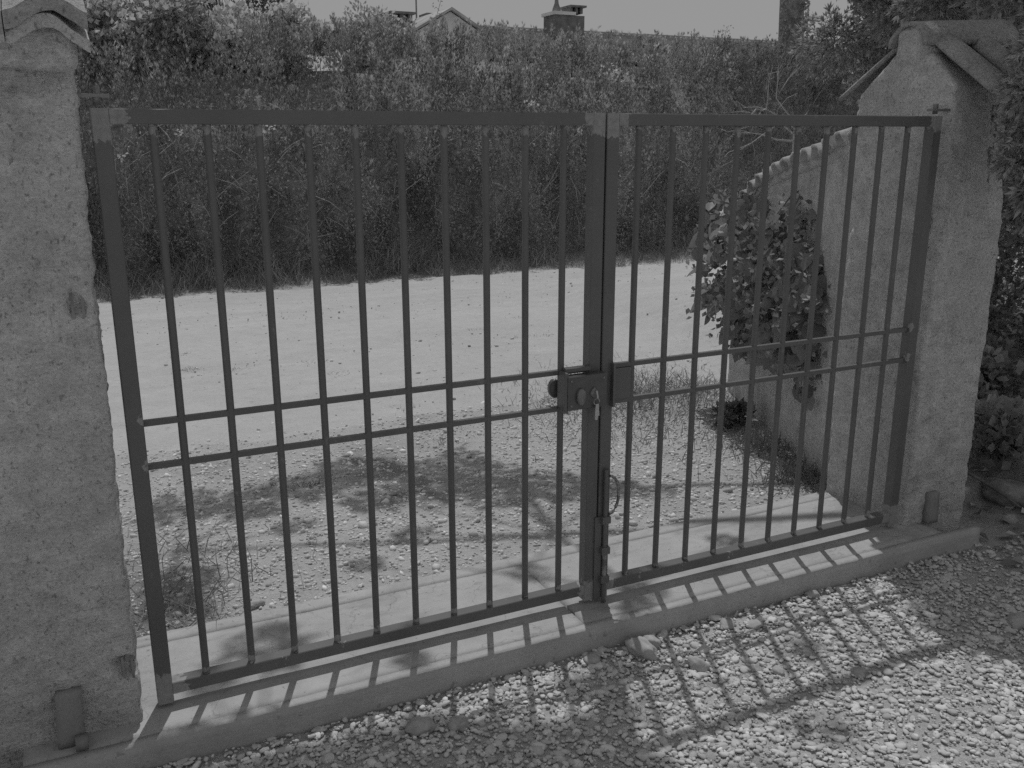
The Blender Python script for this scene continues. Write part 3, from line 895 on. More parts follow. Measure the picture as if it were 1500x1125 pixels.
# leaf litter and twigs on the shaded soil
n = 1500
x = r.uniform(2.95, 5.4, n); y = r.uniform(-1.4, 2.6, n)
k = x > 2.9 + 0.45 * np.maximum(y, 0); x, y = x[k], y[k]
P = np.stack([x, y, terrain(x, y) + r.uniform(0.002, 0.02, len(x))], 1)
D = np.stack([r.normal(size=len(x)), r.normal(size=len(x)), r.normal(0, .25, len(x))], 1)
nz = np.stack([r.normal(0, .35, len(x)), r.normal(0, .35, len(x)), np.ones(len(x))], 1)
tag(link('leaf_litter', join_leaf('litter', [leaves(P, D, r.uniform(.03, .08, len(x)), r.uniform(.02, .05, len(x)), r.uniform(.5, 1.9, len(x)), r, .5, nz)]), M['litter']),
    'dead leaves covering the shaded soil right of the pillar', 'leaves', kind='stuff')
for i, (a, b, lab) in enumerate((((3.16, 0.12, .12), (3.24, -0.10, 0.02), 'broken stick leaning beside the right pillar'),
                                 ((3.35, 0.5, .20), (3.72, 0.35, 0.14), 'thin stick lying across the rocks right of the pillar'))):
    m_ = [Vector(a).lerp(Vector(b), t) + Vector((0, 0, .01 * math.sin(3 * t))) for t in (0, .35, .7, 1)]
    tag(link('stick', tubes_mesh('stick', [(m_, [.006, .007, .006, .004])], 7), M['bark'], None, True), lab, 'stick')

# ------------------------------------------------------------------ grass
def grass(name, pts, hgt, lab, lean=0.5, tint=(0.5, 1.4), per=1):
    N = len(pts)
    D = np.stack([r.normal(0, lean, N), r.normal(0, lean, N), np.ones(N)], 1)
    h = hgt * r.uniform(0.4, 1.15, N)
    P0 = pts; P1 = P0 + norm(D) * h[:, None] * 0.6
    bend = norm(D + np.stack([r.normal(0, .5, N), r.normal(0, .5, N), r.uniform(-.8, 0, N)], 1))
    P2 = P1 + bend * h[:, None] * 0.5
    U = norm(np.cross(D, r.normal(size=(N, 3)))) * np.broadcast_to(0.0014 + 0.005 * np.asarray(hgt), (N,))[:, None]
    V = np.stack([P0 - U, P0 + U, P1 + U * .7, P1 - U * .7, P2], 1).reshape(-1, 3)
    b = (np.arange(N) * 5)[:, None]
    F = np.stack([b + [[0, 1, 2]], b + [[0, 2, 3]], b + [[3, 2, 4]]], 1).reshape(-1, 3)
    me = arr_mesh(name, V, F, {'tint': np.repeat(r.uniform(*tint, N), 5)})
    return tag(link(name, me, M['grass']), lab, 'grass', kind='stuff')
def gpts(n, cx, cy, sx, sy):
    x = r.normal(cx, sx, n); y = r.normal(cy, sy, n); return np.stack([x, y, terrain(x, y)], 1)
T = np.concatenate([gpts(120, 0.14, 0.58, 0.10, 0.08), gpts(110, -0.02, 0.64, .12, .12), gpts(110, 0.25, 0.82, .18, .18), gpts(170, -0.1, 1.2, .22, .3)])
grass('grass', T[T[:, 1] > 0.44], 0.12, 'wispy grass tufts behind the threshold at the left pillar', 0.9, (0.7, 1.8))
T = np.concatenate([gpts(2600, 3.05, 2.35, 0.38, 0.30), gpts(500, 2.75, 0.62, .10, .08), gpts(500, 2.95, 1.0, .12, .2), gpts(500, 2.7, 1.7, .3, .3)])
T = T[T[:, 0] < 2.60 + 0.45 * T[:, 1]]
grass('grass', T, 0.09, 'short weedy grass along the foot of the wing wall', 0.7, (0.5, 1.2))
n = 15000
x = r.uniform(-3, 14, n); y = 8.35 - (0.80 + .03 * np.maximum(x - 4, 0) + .16 * fbm(x * 1.7, 0 * x, 4.0, 4)) * r.uniform(0, 1, n) ** .8; T = np.stack([x, y, terrain(x, np.minimum(y, 8.3))], 1)
grass('grass', T, (0.10 + 0.26 * np.clip(.5 + fbm(x * 1.9, y * 1.2, 2.0, 3), 0, 1.2) * smooth01(7.3, 8.0, y) + 0.05), 'rank dark grass fringe at the foot of the long hedge', 0.5, (0.6, 1.7))
T = np.concatenate([gpts(int(r.integers(20, 70)), r.uniform(-.5, 5), r.uniform(1.2, 5.0), .05, .04) for _ in range(26)])
grass('grass', T, 0.045, 'tiny grass tufts dotted over the pale lane', 0.9, (0.5, 1.0))

# ------------------------------------------------------------------ hedge
# stems, dead and alive, show through low down
hg = empty('hedge', (5, 9, 0), 'tall dense evergreen hedge along the far side of the lane', 'hedge')
def hedge_face(x, z):
    lump = 0.14 * fbm(x * 0.9, z * 0.7, 3.0, 2) + 0.20 * fbm(x * 3.1, z * 1.6, 8.0, 2)
    return 8.20 + lump + 0.25 * smooth01(0.7, 1.8, z) + 1.25 * np.clip((z - 1.35) / 1.4, 0, 1) ** 1.35
def hedge_top(x):
    return 2.60 + 0.07 * fbm(x * 0.8, 0 * x, 6.0, 3) + 0.010 * (x - 4) + 0.06 * smooth01(3.5, 2.0, x)
# dark woody core
cx_ = axis_pts([(-3, 13.7, 0.15)]); cz_ = axis_pts([(0, 1, 0.05)])
X, T_ = np.meshgrid(cx_, cz_)
Zc = -0.10 + T_ * (hedge_top(X) - 0.28)
Yc = hedge_face(X, Zc) + 0.22 + 0.22 * smooth01(1.5, 2.2, Zc) + 0.06 * fbm(X * 5, Zc * 5, 1.0, 2)
V1 = np.stack([X, Yc, Zc], -1).reshape(-1, 3); V2 = np.stack([X, np.full_like(X, 10.9) - 0.35 * T_, Zc], -1).reshape(-1, 3)
nx, ny = len(cx_), len(cz_)
i_ = np.arange(nx - 1)[None] + (np.arange(ny - 1) * nx)[:, None]
F1 = np.stack([i_, i_ + 1, i_ + 1 + nx, i_ + nx], -1).reshape(-1, 4)
top_ = np.arange(nx - 1) + (ny - 1) * nx
F3 = np.stack([top_, top_ + 1, top_ + 1 + len(V1), top_ + len(V1)], -1)
link('woody_core', arr_mesh('core', np.concatenate([V1, V2]), np.concatenate([F1, F1[:, ::-1] + len(V1), F3])), M['hedgecore'], hg, True)
# upright feathery plumes, densest on the upper half
parts = []
NP = 3300
px = r.uniform(-2.8, 13.5, NP); pz = np.where(r.uniform(size=NP) < .3, r.uniform(1.75, 2.5, NP), 2.75 * r.beta(1.5, 1.15, NP))
top = hedge_top(px)
pz = np.minimum(pz, top - 0.28 + 0.1 * r.uniform(size=NP))
py = hedge_face(px, pz) + r.uniform(-0.05, 0.16, NP)
extra = 450                                            # the top surface, running back
ex = r.uniform(-2.8, 13.5, extra); ey = r.uniform(9.5, 10.3, extra); ez = hedge_top(ex) - 0.22 + 0.08 * r.uniform(size=extra)
px, py, pz = np.concatenate([px, ex]), np.concatenate([py, ey]), np.concatenate([pz, ez])
tone = np.clip(r.normal(1.0, 0.16, len(px)), 0.6, 1.5) * np.where(r.uniform(size=len(px)) < smooth01(1.6, 2.5, pz) * .6, 1.5, 1.0)   # more plumes tinted paler higher up, painting in light on top
per = 24
H = r.uniform(0.22, 0.50, len(px)); Wp = r.uniform(0.05, 0.10, len(px))
lean = np.stack([r.normal(0, .12, len(px)), r.normal(-.22, .14, len(px)), np.ones(len(px))], 1); lean = norm(lean)
t = r.uniform(0, 1, (len(px), per)) ** 0.8
ang = r.uniform(0, 2 * np.pi, (len(px), per))
rad = (1 - t) ** 0.6 * Wp[:, None] * np.sqrt(r.uniform(0.2, 1, t.shape))
base = np.stack([px, py, pz], 1)
Pf = base[:, None, :] + lean[:, None, :] * (t * H[:, None])[..., None]
Pf[..., 0] += rad * np.cos(ang); Pf[..., 1] += rad * np.sin(ang)
Df = lean[:, None, :] + 0.42 * np.stack([np.cos(ang), np.sin(ang), 0 * ang], -1) + r.normal(0, .18, Pf.shape)
Lf = r.uniform(0.040, 0.080, t.shape)
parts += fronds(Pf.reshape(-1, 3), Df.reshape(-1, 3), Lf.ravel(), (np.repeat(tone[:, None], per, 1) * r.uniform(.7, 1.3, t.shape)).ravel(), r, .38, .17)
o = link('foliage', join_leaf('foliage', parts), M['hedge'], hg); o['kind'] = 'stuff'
# duller, twiggier lower growth
n = 58000
x = r.uniform(-2.8, 13.5, n); z = -0.04 + 2.0 * r.beta(1.0, 1.4, n); y = hedge_face(x, z) + r.uniform(-0.06, 0.20, n) - 0.18 * r.uniform(0, 1, n) * smooth01(.5, .0, z)
D = r.normal(size=(n, 3)) + np.array([0, -.5, .2])
o = link('foliage', join_leaf('foliage', [leaves(np.stack([x, y, z], 1), D, r.uniform(.022, .05, n), r.uniform(.012, .026, n), r.uniform(1.1, 1.75, n), r)]), M['hedge'], hg); o['kind'] = 'stuff'
o['label'] = 'duller leafy lower growth of the hedge'
paths = []
for _ in range(420):
    x0, z0 = random.uniform(-4, 15), random.uniform(0.0, 1.5)
    y0 = float(hedge_face(np.array([x0]), np.array([z0]))[0]) - 0.02
    d = Vector((random.uniform(-1, 1), random.uniform(-.35, .05), random.uniform(.2, 1.2))).normalized() * random.uniform(.2, .6)
    p0 = Vector((x0, y0 + .1, z0)); paths.append(([p0, p0 + d * .5 + Vector((0, -.05, .03)), p0 + d], [.005, .004, .002]))
o = link('dead_stems', tubes_mesh('stems', paths, 4), M['twig'], hg); o['kind'] = 'stuff'

# pale flower heads poking out of the hedge
def flower_head(c, R0, n, lab):
    d = r.normal(size=(n, 3)); d = norm(d) * (r.uniform(0, 1, (n, 1)) ** .5) * np.array([R0 * 1.5, R0 * .7, R0])
    P = np.array(c) + d
    me = join_leaf('flower_head', [leaves(P, r.normal(size=(n, 3)) + np.array([0, -.7, .3]), r.uniform(.025, .05, n), r.uniform(.02, .035, n), r.uniform(.75, 1.1, n), r)])
    e = empty('flower_spray', c, lab, 'flowers', 'pale flower clusters on the hedge')
    link('petals', me, M['flower'], e)['kind'] = 'stuff'
    ps = [([Vector(c) + Vector((0, .35, -.25)), Vector(c) + Vector((0, .12, -.06)), Vector(q)], [.005, .003, .0015]) for q in P[::5]]
    link('stem', tubes_mesh('stem', ps, 4), M['twig'], e)
for c, R0, n, lab in (((1.95, 8.05, 1.55), .07, 30, 'pale flower cluster just under the left top rail in the hedge'),
                      ((1.08, 8.05, 1.50), .04, 12, 'small pale flower sprig by the first left gate bar'),
                      ((0.50, 8.0, 1.27), .04, 12, 'small pale flower sprig between left pillar and hinge stile'),
                      ((5.15, 8.1, 1.86), .06, 18, 'pale flower cluster above the middle of the left top rail'),
                      ((6.45, 8.35, 2.22), .15, 70, 'wide pale flower spray high on the hedge right of centre'),
                      ((5.78, 8.0, 1.52), .04, 12, 'tiny pale flower sprig beside the centre stile'),
                      ((7.20, 8.0, 1.52), .035, 10, 'tiny pale flower sprig behind the right leaf bars')):
    flower_head(c, R0, n, lab)

# ------------------------------------------------------------------ shrubs and trees behind
def shrub(name, c, rad, n, L, lab, cat, mat, trunk_to=None, tint=(.6, 1.4), up=0.3, flowers=0, clumps=26, group=None, bark='bark', aspect=.5, kite=True):
    c = np.array(c, float); rad = np.array(rad, float)
    o = empty(name, (c[0], c[1], 0.0), lab, cat, group)
    cc = norm(r.normal(size=(clumps, 3))) * (r.uniform(.25, 1, (clumps, 1)) ** .45) * rad * .85 + c
    cr = r.uniform(.22, .42, clumps) * rad.mean()
    ct = r.uniform(.75, 1.25, clumps)
    k = r.integers(0, clumps, n)
    d = norm(r.normal(size=(n, 3))) * (r.uniform(0, 1, (n, 1)) ** .4)
    P = cc[k] + d * cr[k][:, None]
    D = d + r.normal(0, .5, (n, 3)) + np.array([0, 0, up])
    tt = r.uniform(*tint, n) * ct[k]
    Ls = L * r.uniform(.6, 1.3, n)
    ps = [leaves(P, D, Ls, Ls * aspect, tt, r)] if kite else fronds(P, D, Ls, tt, r)
    f = link('crown', join_leaf('crown', ps), mat, o); f['kind'] = 'stuff'
    base = Vector((c[0], c[1], 0.0)) if trunk_to is None else Vector(trunk_to)
    paths = [([base, base.lerp(Vector(c), .5) + Vector((.05, .03, 0)), Vector(c) - Vector((0, 0, rad[2] * .3))], [.03 + .04 * rad.mean(), .025 + .03 * rad.mean(), .02])]
    for q in cc[:14]:
        paths.append(([Vector(c) - Vector((0, 0, rad[2] * .5)), Vector(c).lerp(Vector(q), .5), Vector(q)], [.02, .012, .005]))
    link('trunk', tubes_mesh('trunk', paths, 6), M[bark], o, True)
    if flowers:
        k = r.integers(0, clumps, flowers)
        heads = cc[k] + norm(r.normal(size=(flowers, 3)) + np.array([0, -.6, .7])) * cr[k][:, None]
        m = 11
        P = np.repeat(heads, m, 0) + r.normal(0, .05, (flowers * m, 3)) * np.array([1, 1, .5])
        b = link('blossom', join_leaf('blossom', [leaves(P, r.normal(size=P.shape) + np.array([0, -.5, .5]), .07, .07, r.uniform(.7, 1.1, len(P)), r)]), M['flower'], o)
        b['kind'] = 'stuff'
    return o
shrub('flowering_shrub', (0.9, 9.7, 2.62), (1.0, .7, .60), 7000, .075, 'sunlit flowering shrub above the hedge beside the left pillar cap', 'shrub', M['leaf'], None, (.7, 1.5), .3, 200, 30)
shrub('flowering_shrub', (2.3, 9.8, 2.56), (.85, .7, .58), 6000, .075, 'sunlit flowering shrub spilling white blossom over the hedge', 'shrub', M['leaf'], None, (.7, 1.5), .3, 150, 26)
shrub('conifer', (2.3, 12.5, 3.5), (.95, .8, 1.1), 4500, .11, 'dark conifer top behind the white flowering shrubs', 'tree', M['hedge'], None, (.6, 1.0), .7, 0, 30, None, 'bark', .3, False)
shrub('round_shrub', (3.75, 10.3, 2.55), (.85, .6, .50), 5000, .06, 'rounded bright shrub on the skyline left of the house gable', 'shrub', M['leaf'], None, (.7, 1.5), .4, 30, 26)
shrub('round_shrub', (7.0, 10.4, 2.30), (1.1, .6, .34), 4000, .055, 'low bright shrub on the skyline in front of the brick chimney', 'shrub', M['leaf'], None, (.7, 1.5), .4, 20, 26)
shrub('round_shrub', (9.6, 10.3, 2.52), (1.6, .6, .36), 5500, .06, 'loose bright shrub on the skyline left of the ivied trunk', 'shrub', M['leaf'], None, (.7, 1.5), .4, 30, 34)
# tall thin stalks on the skyline
for i, (x, y, z0, h, lab) in enumerate(((4.55, 9.8, 2.5, .75, 'thin wispy stalk on the skyline between gable and chimney'), (9.0, 9.5, 2.5, .55, 'thin wispy stalk on the skyline right of the chimney'),
                                       (10.1, 9.5, 2.6, .5, 'thin wispy stalk on the skyline nearest the ivied trunk'))):
    o = empty('wild_stalk', (x, y, 0), lab, 'stalk')
    p = [Vector((x, y, 0.3)), Vector((x, y, z0)), Vector((x + .06, y, z0 + h * .6)), Vector((x + .16, y, z0 + h))]
    link('stem', tubes_mesh('stem', [(p, [.012, .007, .005, .002])], 4), M['twig'], o)
    n = 60; tt = r.uniform(.3, 1, n)
    P = np.stack([x + .16 * tt ** 2 + r.normal(0, .05, n), np.full(n, y) + r.normal(0, .05, n), z0 + h * tt + r.normal(0, .03, n)], 1)
    link('leaves', join_leaf('lv', [leaves(P, r.normal(size=(n, 3)), .035, .014, r.uniform(.6, 1.2, n), r)]), M['leaf'], o)['kind'] = 'stuff'

# ivied trunk far right of the house
it = empty('tree', (11.7, 11, 0), 'thick pale tree trunk rising over the hedge against the sky', 'tree')
V, F = tube_arrays([(11.68 + .05 * math.sin(z), 11, z) for z in np.arange(0, 7.1, .35)], [.235 - .008 * z for z in np.arange(0, 7.1, .35)], 16)
link('trunk', arr_mesh('trunk', [tuple(v) for v in V], F), M['palebark'], it, True)
n = 900
a = r.uniform(math.pi, 2 * math.pi, n); z = 2.2 + 1.9 * r.beta(1, 1.5, n)
P = np.stack([11.68 + .24 * np.cos(a), 11 + .24 * np.sin(a), z], 1)
link('ivy', join_leaf('ivy', [leaves(P, np.stack([np.cos(a), np.sin(a), r.normal(0, .6, n)], 1) + r.normal(0, .5, (n, 3)), .06, .05, r.uniform(.6, 1.4, n), r)]), M['leaf'], it)['kind'] = 'stuff'
n = 7000
d = norm(r.normal(size=(n, 3))) * (r.uniform(0, 1, (n, 1)) ** .4)
P = np.array([11.7, 11, 8.2]) + d * np.array([2.2, 2.2, 1.6])
link('crown', join_leaf('crown', [leaves(P, r.normal(size=(n, 3)), .14, .08, r.uniform(.6, 1.4, n), r)]), M['leaf'], it)['kind'] = 'stuff'

# bare twiggy bush behind the wing wall
tb = empty('bare_bush', (5.0, 3.4, 0), 'bare pale twiggy bush beside the pillar cap in front of the hedge', 'bush')
paths = []
def grow(p, d, L, rr, dep):
    q = p + d * L * .5 + Vector((random.gauss(0, .02), random.gauss(0, .02), random.gauss(0, .02)))
    e = p + d * L
    paths.append(([p, q, e], [rr, rr * .85, rr * .65]))
    if dep == 0: return
    for _ in range(3):
        nd = (d + Vector((random.gauss(0, .55), random.gauss(0, .45), random.gauss(0.05, .4)))).normalized()
        grow(e if random.random() < .6 else q, nd, L * random.uniform(.5, .8), rr * .6, dep - 1)
grow(Vector((5.15, 3.4, 0.0)), Vector((-.05, 0, 1)).normalized(), 1.5, .014, 0)
for k in range(4):
    grow(Vector((5.1, 3.4, 1.42 + .04 * k)), Vector((-.85, random.uniform(-.2, .2), .12 + .16 * k)).normalized(), .34, .0065, 2)
link('branches', tubes_mesh('branches', paths, 5), M['twig'], tb, True)

# ------------------------------------------------------------------ big conifer overhanging the pillar
pt = empty('conifer', (5.3, 0.9, 0.2), 'big dark conifer overhanging the tiled pillar at the right', 'tree')
trunk_p = [Vector((5.3 + .05 * math.sin(z), .9 + .04 * z, z)) for z in np.arange(0.1, 8.2, .6)]
paths = [(trunk_p, [.21 - .02 * i * .75 for i in range(len(trunk_p))])]
clump = []      # centre, radius, density
rr_ = random.Random(12)
def tpt(z): return Vector((5.3 + .05 * math.sin(z), .9 + .04 * z, z))
def ground_to(x, y, h):      # point h above the ground on the sun ray through (x, y)
    k = h / SUNV.z
    return Vector((x + SUNV.x * k, y + SUNV.y * k, -0.08 + h))
# visible drooping mass behind the pillar; last few, out of view, added to shade its cap
for x, y, z, R0 in ((4.75, 2.2, 2.32, .26), (5.1, 2.4, 2.12, .30), (5.35, 2.0, 2.35, .34), (5.0, 1.6, 2.55, .30), (5.7, 2.3, 2.10, .32), (5.9, 1.8, 2.4, .36), (4.55, 1.8, 2.75, .30), (4.9, 2.6, 2.62, .34), (5.5, 1.5, 1.95, .28), (4.6, 1.2, 2.25, .24), (4.75, 1.5, 1.98, .20),
                    (5.4, 2.7, 2.55, .36), (6.2, 2.4, 2.2, .3), (6.3, 1.9, 1.85, .26), (4.35, 1.0, 2.05, .22), (4.9, 1.1, 1.9, .24), (5.2, 1.3, 2.2, .3), (4.2, 1.4, 2.5, .24), (4.3, .7, 2.3, .24), (4.45, 2.3, 2.5, .24), (4.95, 2.9, 2.1, .26), (5.6, 3.0, 2.1, .30), (6.1, 3.0, 2.0, .3), (5.2, 2.6, 1.85, .24), (5.7, 2.0, 1.8, .26), (6.0, 2.5, 1.75, .22), (6.6, 2.6, 2.3, .3), (3.9, .6, 2.0, .2), (3.6, .5, 2.05, .18), (3.9, .9, 1.75, .2), (4.3,1.2,1.7,.2), (3.55,.3,1.75,.15), (3.85,.65,1.5,.17), (3.95,.7,1.3,.16), (4.1,.8,1.45,.2), (4.0,.6,1.15,.12), (4.25,.9,1.25,.18), (3.8,.55,1.68,.14), (4.4,1.0,1.5,.2), (4.62, 2.0, 2.2, .24), (4.9, 2.1, 2.45, .26), (5.3, 2.4, 2.4, .3), (4.3, 1.5, 2.2, .22), (5.6, 2.6, 2.35, .3), (5.1, 2.0, 2.0, .25), (3.05, .55, 3.0, .22), (3.25, .5, 2.85, .22), (3.3, .75, 3.1, .24), (3.0, .75, 3.15, .18), (3.45, .3, 2.6, .2)):
    clump.append((Vector((x, y, z)), R0, 1.9, 1))
# shade over the right of the yard
for _ in range(54):
    gx = rr_.uniform(2.68, 4.6); gy = rr_.uniform(-1.7, 0.05); h = rr_.uniform(2.9, 4.6)
    gx += 0.25 * (gy + .45) if gx < 3.0 else 0
    clump.append((ground_to(gx, gy, h), rr_.uniform(.20, .30), .8, 0))
# hanging spray in front of the pillar
for x, y, z, R0 in ((2.70, -.30, 1.60, .09), (2.76, -.28, 1.48, .10), (2.74, -.28, 1.38, .08), (2.74, -.30, 1.72, .10), (2.86, -.25, 1.62, .13), (2.78, -.3, 1.30, .06), (2.90, -.25, 1.45, .12), (2.88, -.3, 1.8, .13), (3.0, -.2, 1.75, .15), (2.93, -.25, 1.32, .09)):
    clump.append((Vector((x, y, z)), R0, 3.2, 2))
# dappled shade over the left of the yard, the sill and the verge
DAPPLE = [(-.12, -.52, .17), (0.08, -.50, .17), (0.30, -.54, .17), (0.52, -.56, .17), (0.74, -.56, .16), (0.95, -.58, .12), (0.0, -.30, .12), (0.2, -.33, .12), (0.42, -.36, .10), (0.62, -.36, .09), (.85, -.38, .07),
          (0.2, -.78, .2), (0.5, -.82, .2), (0.8, -.85, .18), (.62, -.68, .16), (.35, -.66, .16), (.1, -.65, .16), (.72, -.44, .10), (.98, -.72, .12), (.52, -.44, .11), (.3, -.44, .11), (1.05, -.80, .09), (1.32, -.86, .07), (1.60, -.74, .05), (1.12, -.30, .05), (1.84, -.42, .02), (.5, -.30, .06), (.25, -.27, .06), (.05, -.24, .06), (1.05, -.98, .1), (1.3, -1.02, .09), (.95, -.5, .07), (1.12, -.48, .05),
          (1.50, -.04, .055), (1.42, -.10, .04), (0.30, .16, .09), (0.12, .02, .04), (1.22, .26, .05), (2.0, .17, .035), (.66, -.10, .02),
          (0.25, 1.62, .16), (0.52, 1.52, .15), (0.8, 1.62, .17), (1.05, 1.75, .16), (1.3, 1.62, .17), (1.3, 1.30, .15), (1.55, 1.45, .17), (1.75, 1.1, .16), (1.0, 1.30, .12), (1.5, 1.1, .14), (1.95, .92, .09), (0.6, 1.15, .06),
          (1.0, .85, .07), (0.75, .66, .04), (1.6, 1.75, .08), (2.1, .80, .07), (.1, .66, .08), (.15, .85, .08)]
for gx, gy, R0 in DAPPLE:
    clump.append((ground_to(gx, gy, rr_.uniform(3.4, 4.6)), R0, .75, 0))
# limbs: cluster clumps to trunk through a few main boughs
boughs = []
for tgt, z0 in (((2.3, 2.9, 4.4), 3.4), ((0.9, 2.9, 4.5), 3.9), ((3.4, .4, 3.5), 2.6), ((4.0, 1.5, 3.2), 2.4), ((4.2, -.2, 3.9), 3.0), ((5.4, 2.4, 2.8), 2.2), ((6.0, 2.2, 2.8), 2.4), ((3.1, -.1, 2.3), 2.1), ((4.6, 1.9, 2.9), 2.3)):
    s_ = tpt(z0); e = Vector(tgt); mid = s_.lerp(e, .5) + Vector((0, 0, .18))
    pts = [s_, s_.lerp(mid, .5) + Vector((0, 0, .06)), mid, mid.lerp(e, .5), e]
    boughs.append(pts); paths.append((pts, [.05, .04, .03, .02, .01]))
sub = [ground_to(*q) for q in ((1.62, 1.15, 4.45), (1.50, .6, 4.3), (1.46, .0, 4.2), (1.15, -.42, 4.1), (.85, -.50, 4.1), (.5, -.55, 4.0), (.15, -.5, 4.0), (-.15, -.6, 4.0))]
boughs.append(sub); paths.append((sub, [.022, .018, .014, .012, .011, .009, .007, .005]))
sub = [ground_to(*q) for q in ((.85, -.50, 4.1), (.7, -.7, 4.05), (.4, -.8, 4.0))]
boughs.append(sub); paths.append((sub, [.010, .008, .005]))
nodes = [p for b in boughs for p in b[1:]]
P_, D_, L_, T_l = [], [], [], []
for c, R0, dens, dark in clump:
    nb = min(nodes, key=lambda q: (q - c).length)
    paths.append(([nb, nb.lerp(c, .5) + Vector((0, 0, .04)), c], [.009, .006, .003]))
    n = int(dens * (420 * (R0 / .25) ** 2 + 60))
    d = norm(r.normal(size=(n, 3))); q = (r.uniform(0, 1, (n, 1)) ** .45)
    P_.append(np.array(c) + d * q * R0 * np.array([1.1, 1.1, .8])); D_.append(d + r.normal(0, .5, (n, 3)) + np.array([0, 0, -.15]))
    L_.append(r.uniform(.06, .12, n) * (.6 if R0 < .08 else .40 if dark == 2 else .62 if dark == 1 else 1)); T_l.append(r.uniform(.6, 1.3, n))
o = link('crown', join_leaf('crown', fronds(np.concatenate(P_), np.concatenate(D_), np.concatenate(L_), np.concatenate(T_l), r, .5, .26)), M['pine'], pt); o['kind'] = 'stuff'
link('trunk', tubes_mesh('trunk', paths, 7), M['bark'], pt, True)

# bushes right of the pillar
for (x, y, z, a_, b_, c_, n, lab) in ((3.62, .28, .16, .26, .22, .12, 900, 'low dark ivy patch beside the foot of the tiled pillar'), (3.95, .75, .28, .34, .26, .16, 1200, 'low dark ivy patch behind the rocks at the right edge'),
                                      (3.75, -.30, .06, .24, .26, .10, 700, 'low dark ivy patch on the shaded soil at the lower right edge'), (4.4, .2, .25, .35, .4, .2, 1100, 'dark ivy mound beyond the rocks at far right')):
    shrub('ivy_patch', (x, y, z), (a_, b_, c_), n, .05, lab, 'ivy', M['vine'], None, (1.0, 1.9), .6, 0, 14, 'ivy on the shaded soil', 'bark', .8)
shrub('leafy_bush', (4.8, 1.35, .62), (.62, .42, .60), 6500, .042, 'dense shaded bush right behind the tiled pillar', 'bush', M['vine'], None, (.6, 1.5), .2, 0, 40)
shrub('leafy_bush', (6.7, 2.9, .75), (.75, .5, .75), 5200, .05, 'sunlit small leaved bush glimpsed right of the tiled pillar', 'bush', M['leaf'], None, (.6, 1.6), .2, 0, 36)
shrub('leafy_bush', (8.3, 4.2, 1.0), (1.1, .6, 1.0), 4200, .06, 'larger leafy bush behind the small leaved bush at right', 'bush', M['leaf'], None, (.5, 1.3), .2, 0, 30)

# ------------------------------------------------------------------ vine on the end of the wing wall
vn = empty('climbing_vine', (3.45, 1.8, -0.1), 'broad leaved climbing vine smothering the far end of the wing wall', 'vine')
def leaf_mesh(k):
    R_ = random.Random(k)
    out = [(0, 0), (-.30, -.12), (-.50, .12), (-.46, .42), (-.26, .74), (0, 1.05), (.26, .74), (.46, .42), (.50, .12), (.30, -.12)]
    V = [(0, .35, -.04)] + [(x * R_.uniform(.85, 1.1), y * R_.uniform(.92, 1.06), -.22 * abs(x) + .10 * math.sin(4 * y + k) * abs(x) - .12 * y * y) for x, y in out]
    F = [(0, i, i % 10 + 1) for i in range(1, 11)]
    me = arr_mesh('leaf', V, F, {'tint': np.full(len(V), R_.uniform(.75, 1.3))})
    me.materials.append(M['vine']); me.polygons.foreach_set('use_smooth', np.ones(len(me.polygons), bool))
    return me
LM = [leaf_mesh(k) for k in range(5)]
wn3 = Vector((-wnor[0], -wnor[1], 0)); wd3 = Vector((wdir[0], wdir[1], 0)); wa3 = Vector((WALL_A[0], WALL_A[1], 0))
rv = random.Random(5)
stem_pts, small = [], []
def vine_point():
    s_ = rv.betavariate(1.2, 1.3) * 1.46 + .34
    z = .36 + .76 * rv.betavariate(1.2, 1.15)
    z -= .06 * math.sin(7 * s_) + .05 * math.sin(17 * s_ + 1)
    zmax = min(float(wall_top(min(s_, WL))) + .02, .70 + .75 * (s_ - .30) / .55)
    z = min(z, zmax)
    w = 1 - abs((z - .70) / .60) ** 2
    off = .03 + (.06 + .22 * max(0, w)) * rv.random() ** .8 * (0.3 + .7 * min(1, (s_ - .6) / 1.0))
    return wa3 + wd3 * s_ + wn3 * off + Vector((0, 0, z)), off
off0 = vn.location
for i in range(270):
    p, off = vine_point()
    o = bpy.data.objects.new('leaf', LM[i % 5]); COL.objects.link(o); o.parent = vn; o.location = p - off0
    s_ = .05 + .09 * rv.random() ** 1.1; o.scale = (s_, s_, s_)
    nd = (wn3 * rv.uniform(.4, 1.1) + Vector((-.1, -.45, .55)) + Vector((rv.gauss(0, .4), rv.gauss(0, .4), rv.gauss(0, .35)))).normalized()
    tip = Vector((rv.gauss(0, .6), rv.gauss(0, .5), -1)); tip = (tip - nd * tip.dot(nd)).normalized()
    xax = tip.cross(nd)
    o.rotation_euler = Matrix((xax, tip, nd)).transposed().to_euler()
    if i % 16 == 0: stem_pts.append(p)
n = 1500
Pv = np.array([np.array(vine_point()[0]) + np.array([rv.gauss(0, .04), rv.gauss(0, .05), rv.gauss(0, .04)]) for _ in range(n)])
Pv[:n // 3, 0] -= .03
for _ in range(26):
    p0, _o = vine_point()
    dv = (wn3 * rv.uniform(.2, 1) + wd3 * rv.uniform(-.3, .9) + Vector((0, 0, rv.uniform(-.6, .9)))).normalized() * rv.uniform(.10, .24)
    m = 9; tt_ = np.linspace(.2, 1, m)[:, None]
    Pv = np.concatenate([Pv, np.array(p0) + np.array(dv) * tt_ + r.normal(0, .012, (m, 3))])
n = len(Pv)
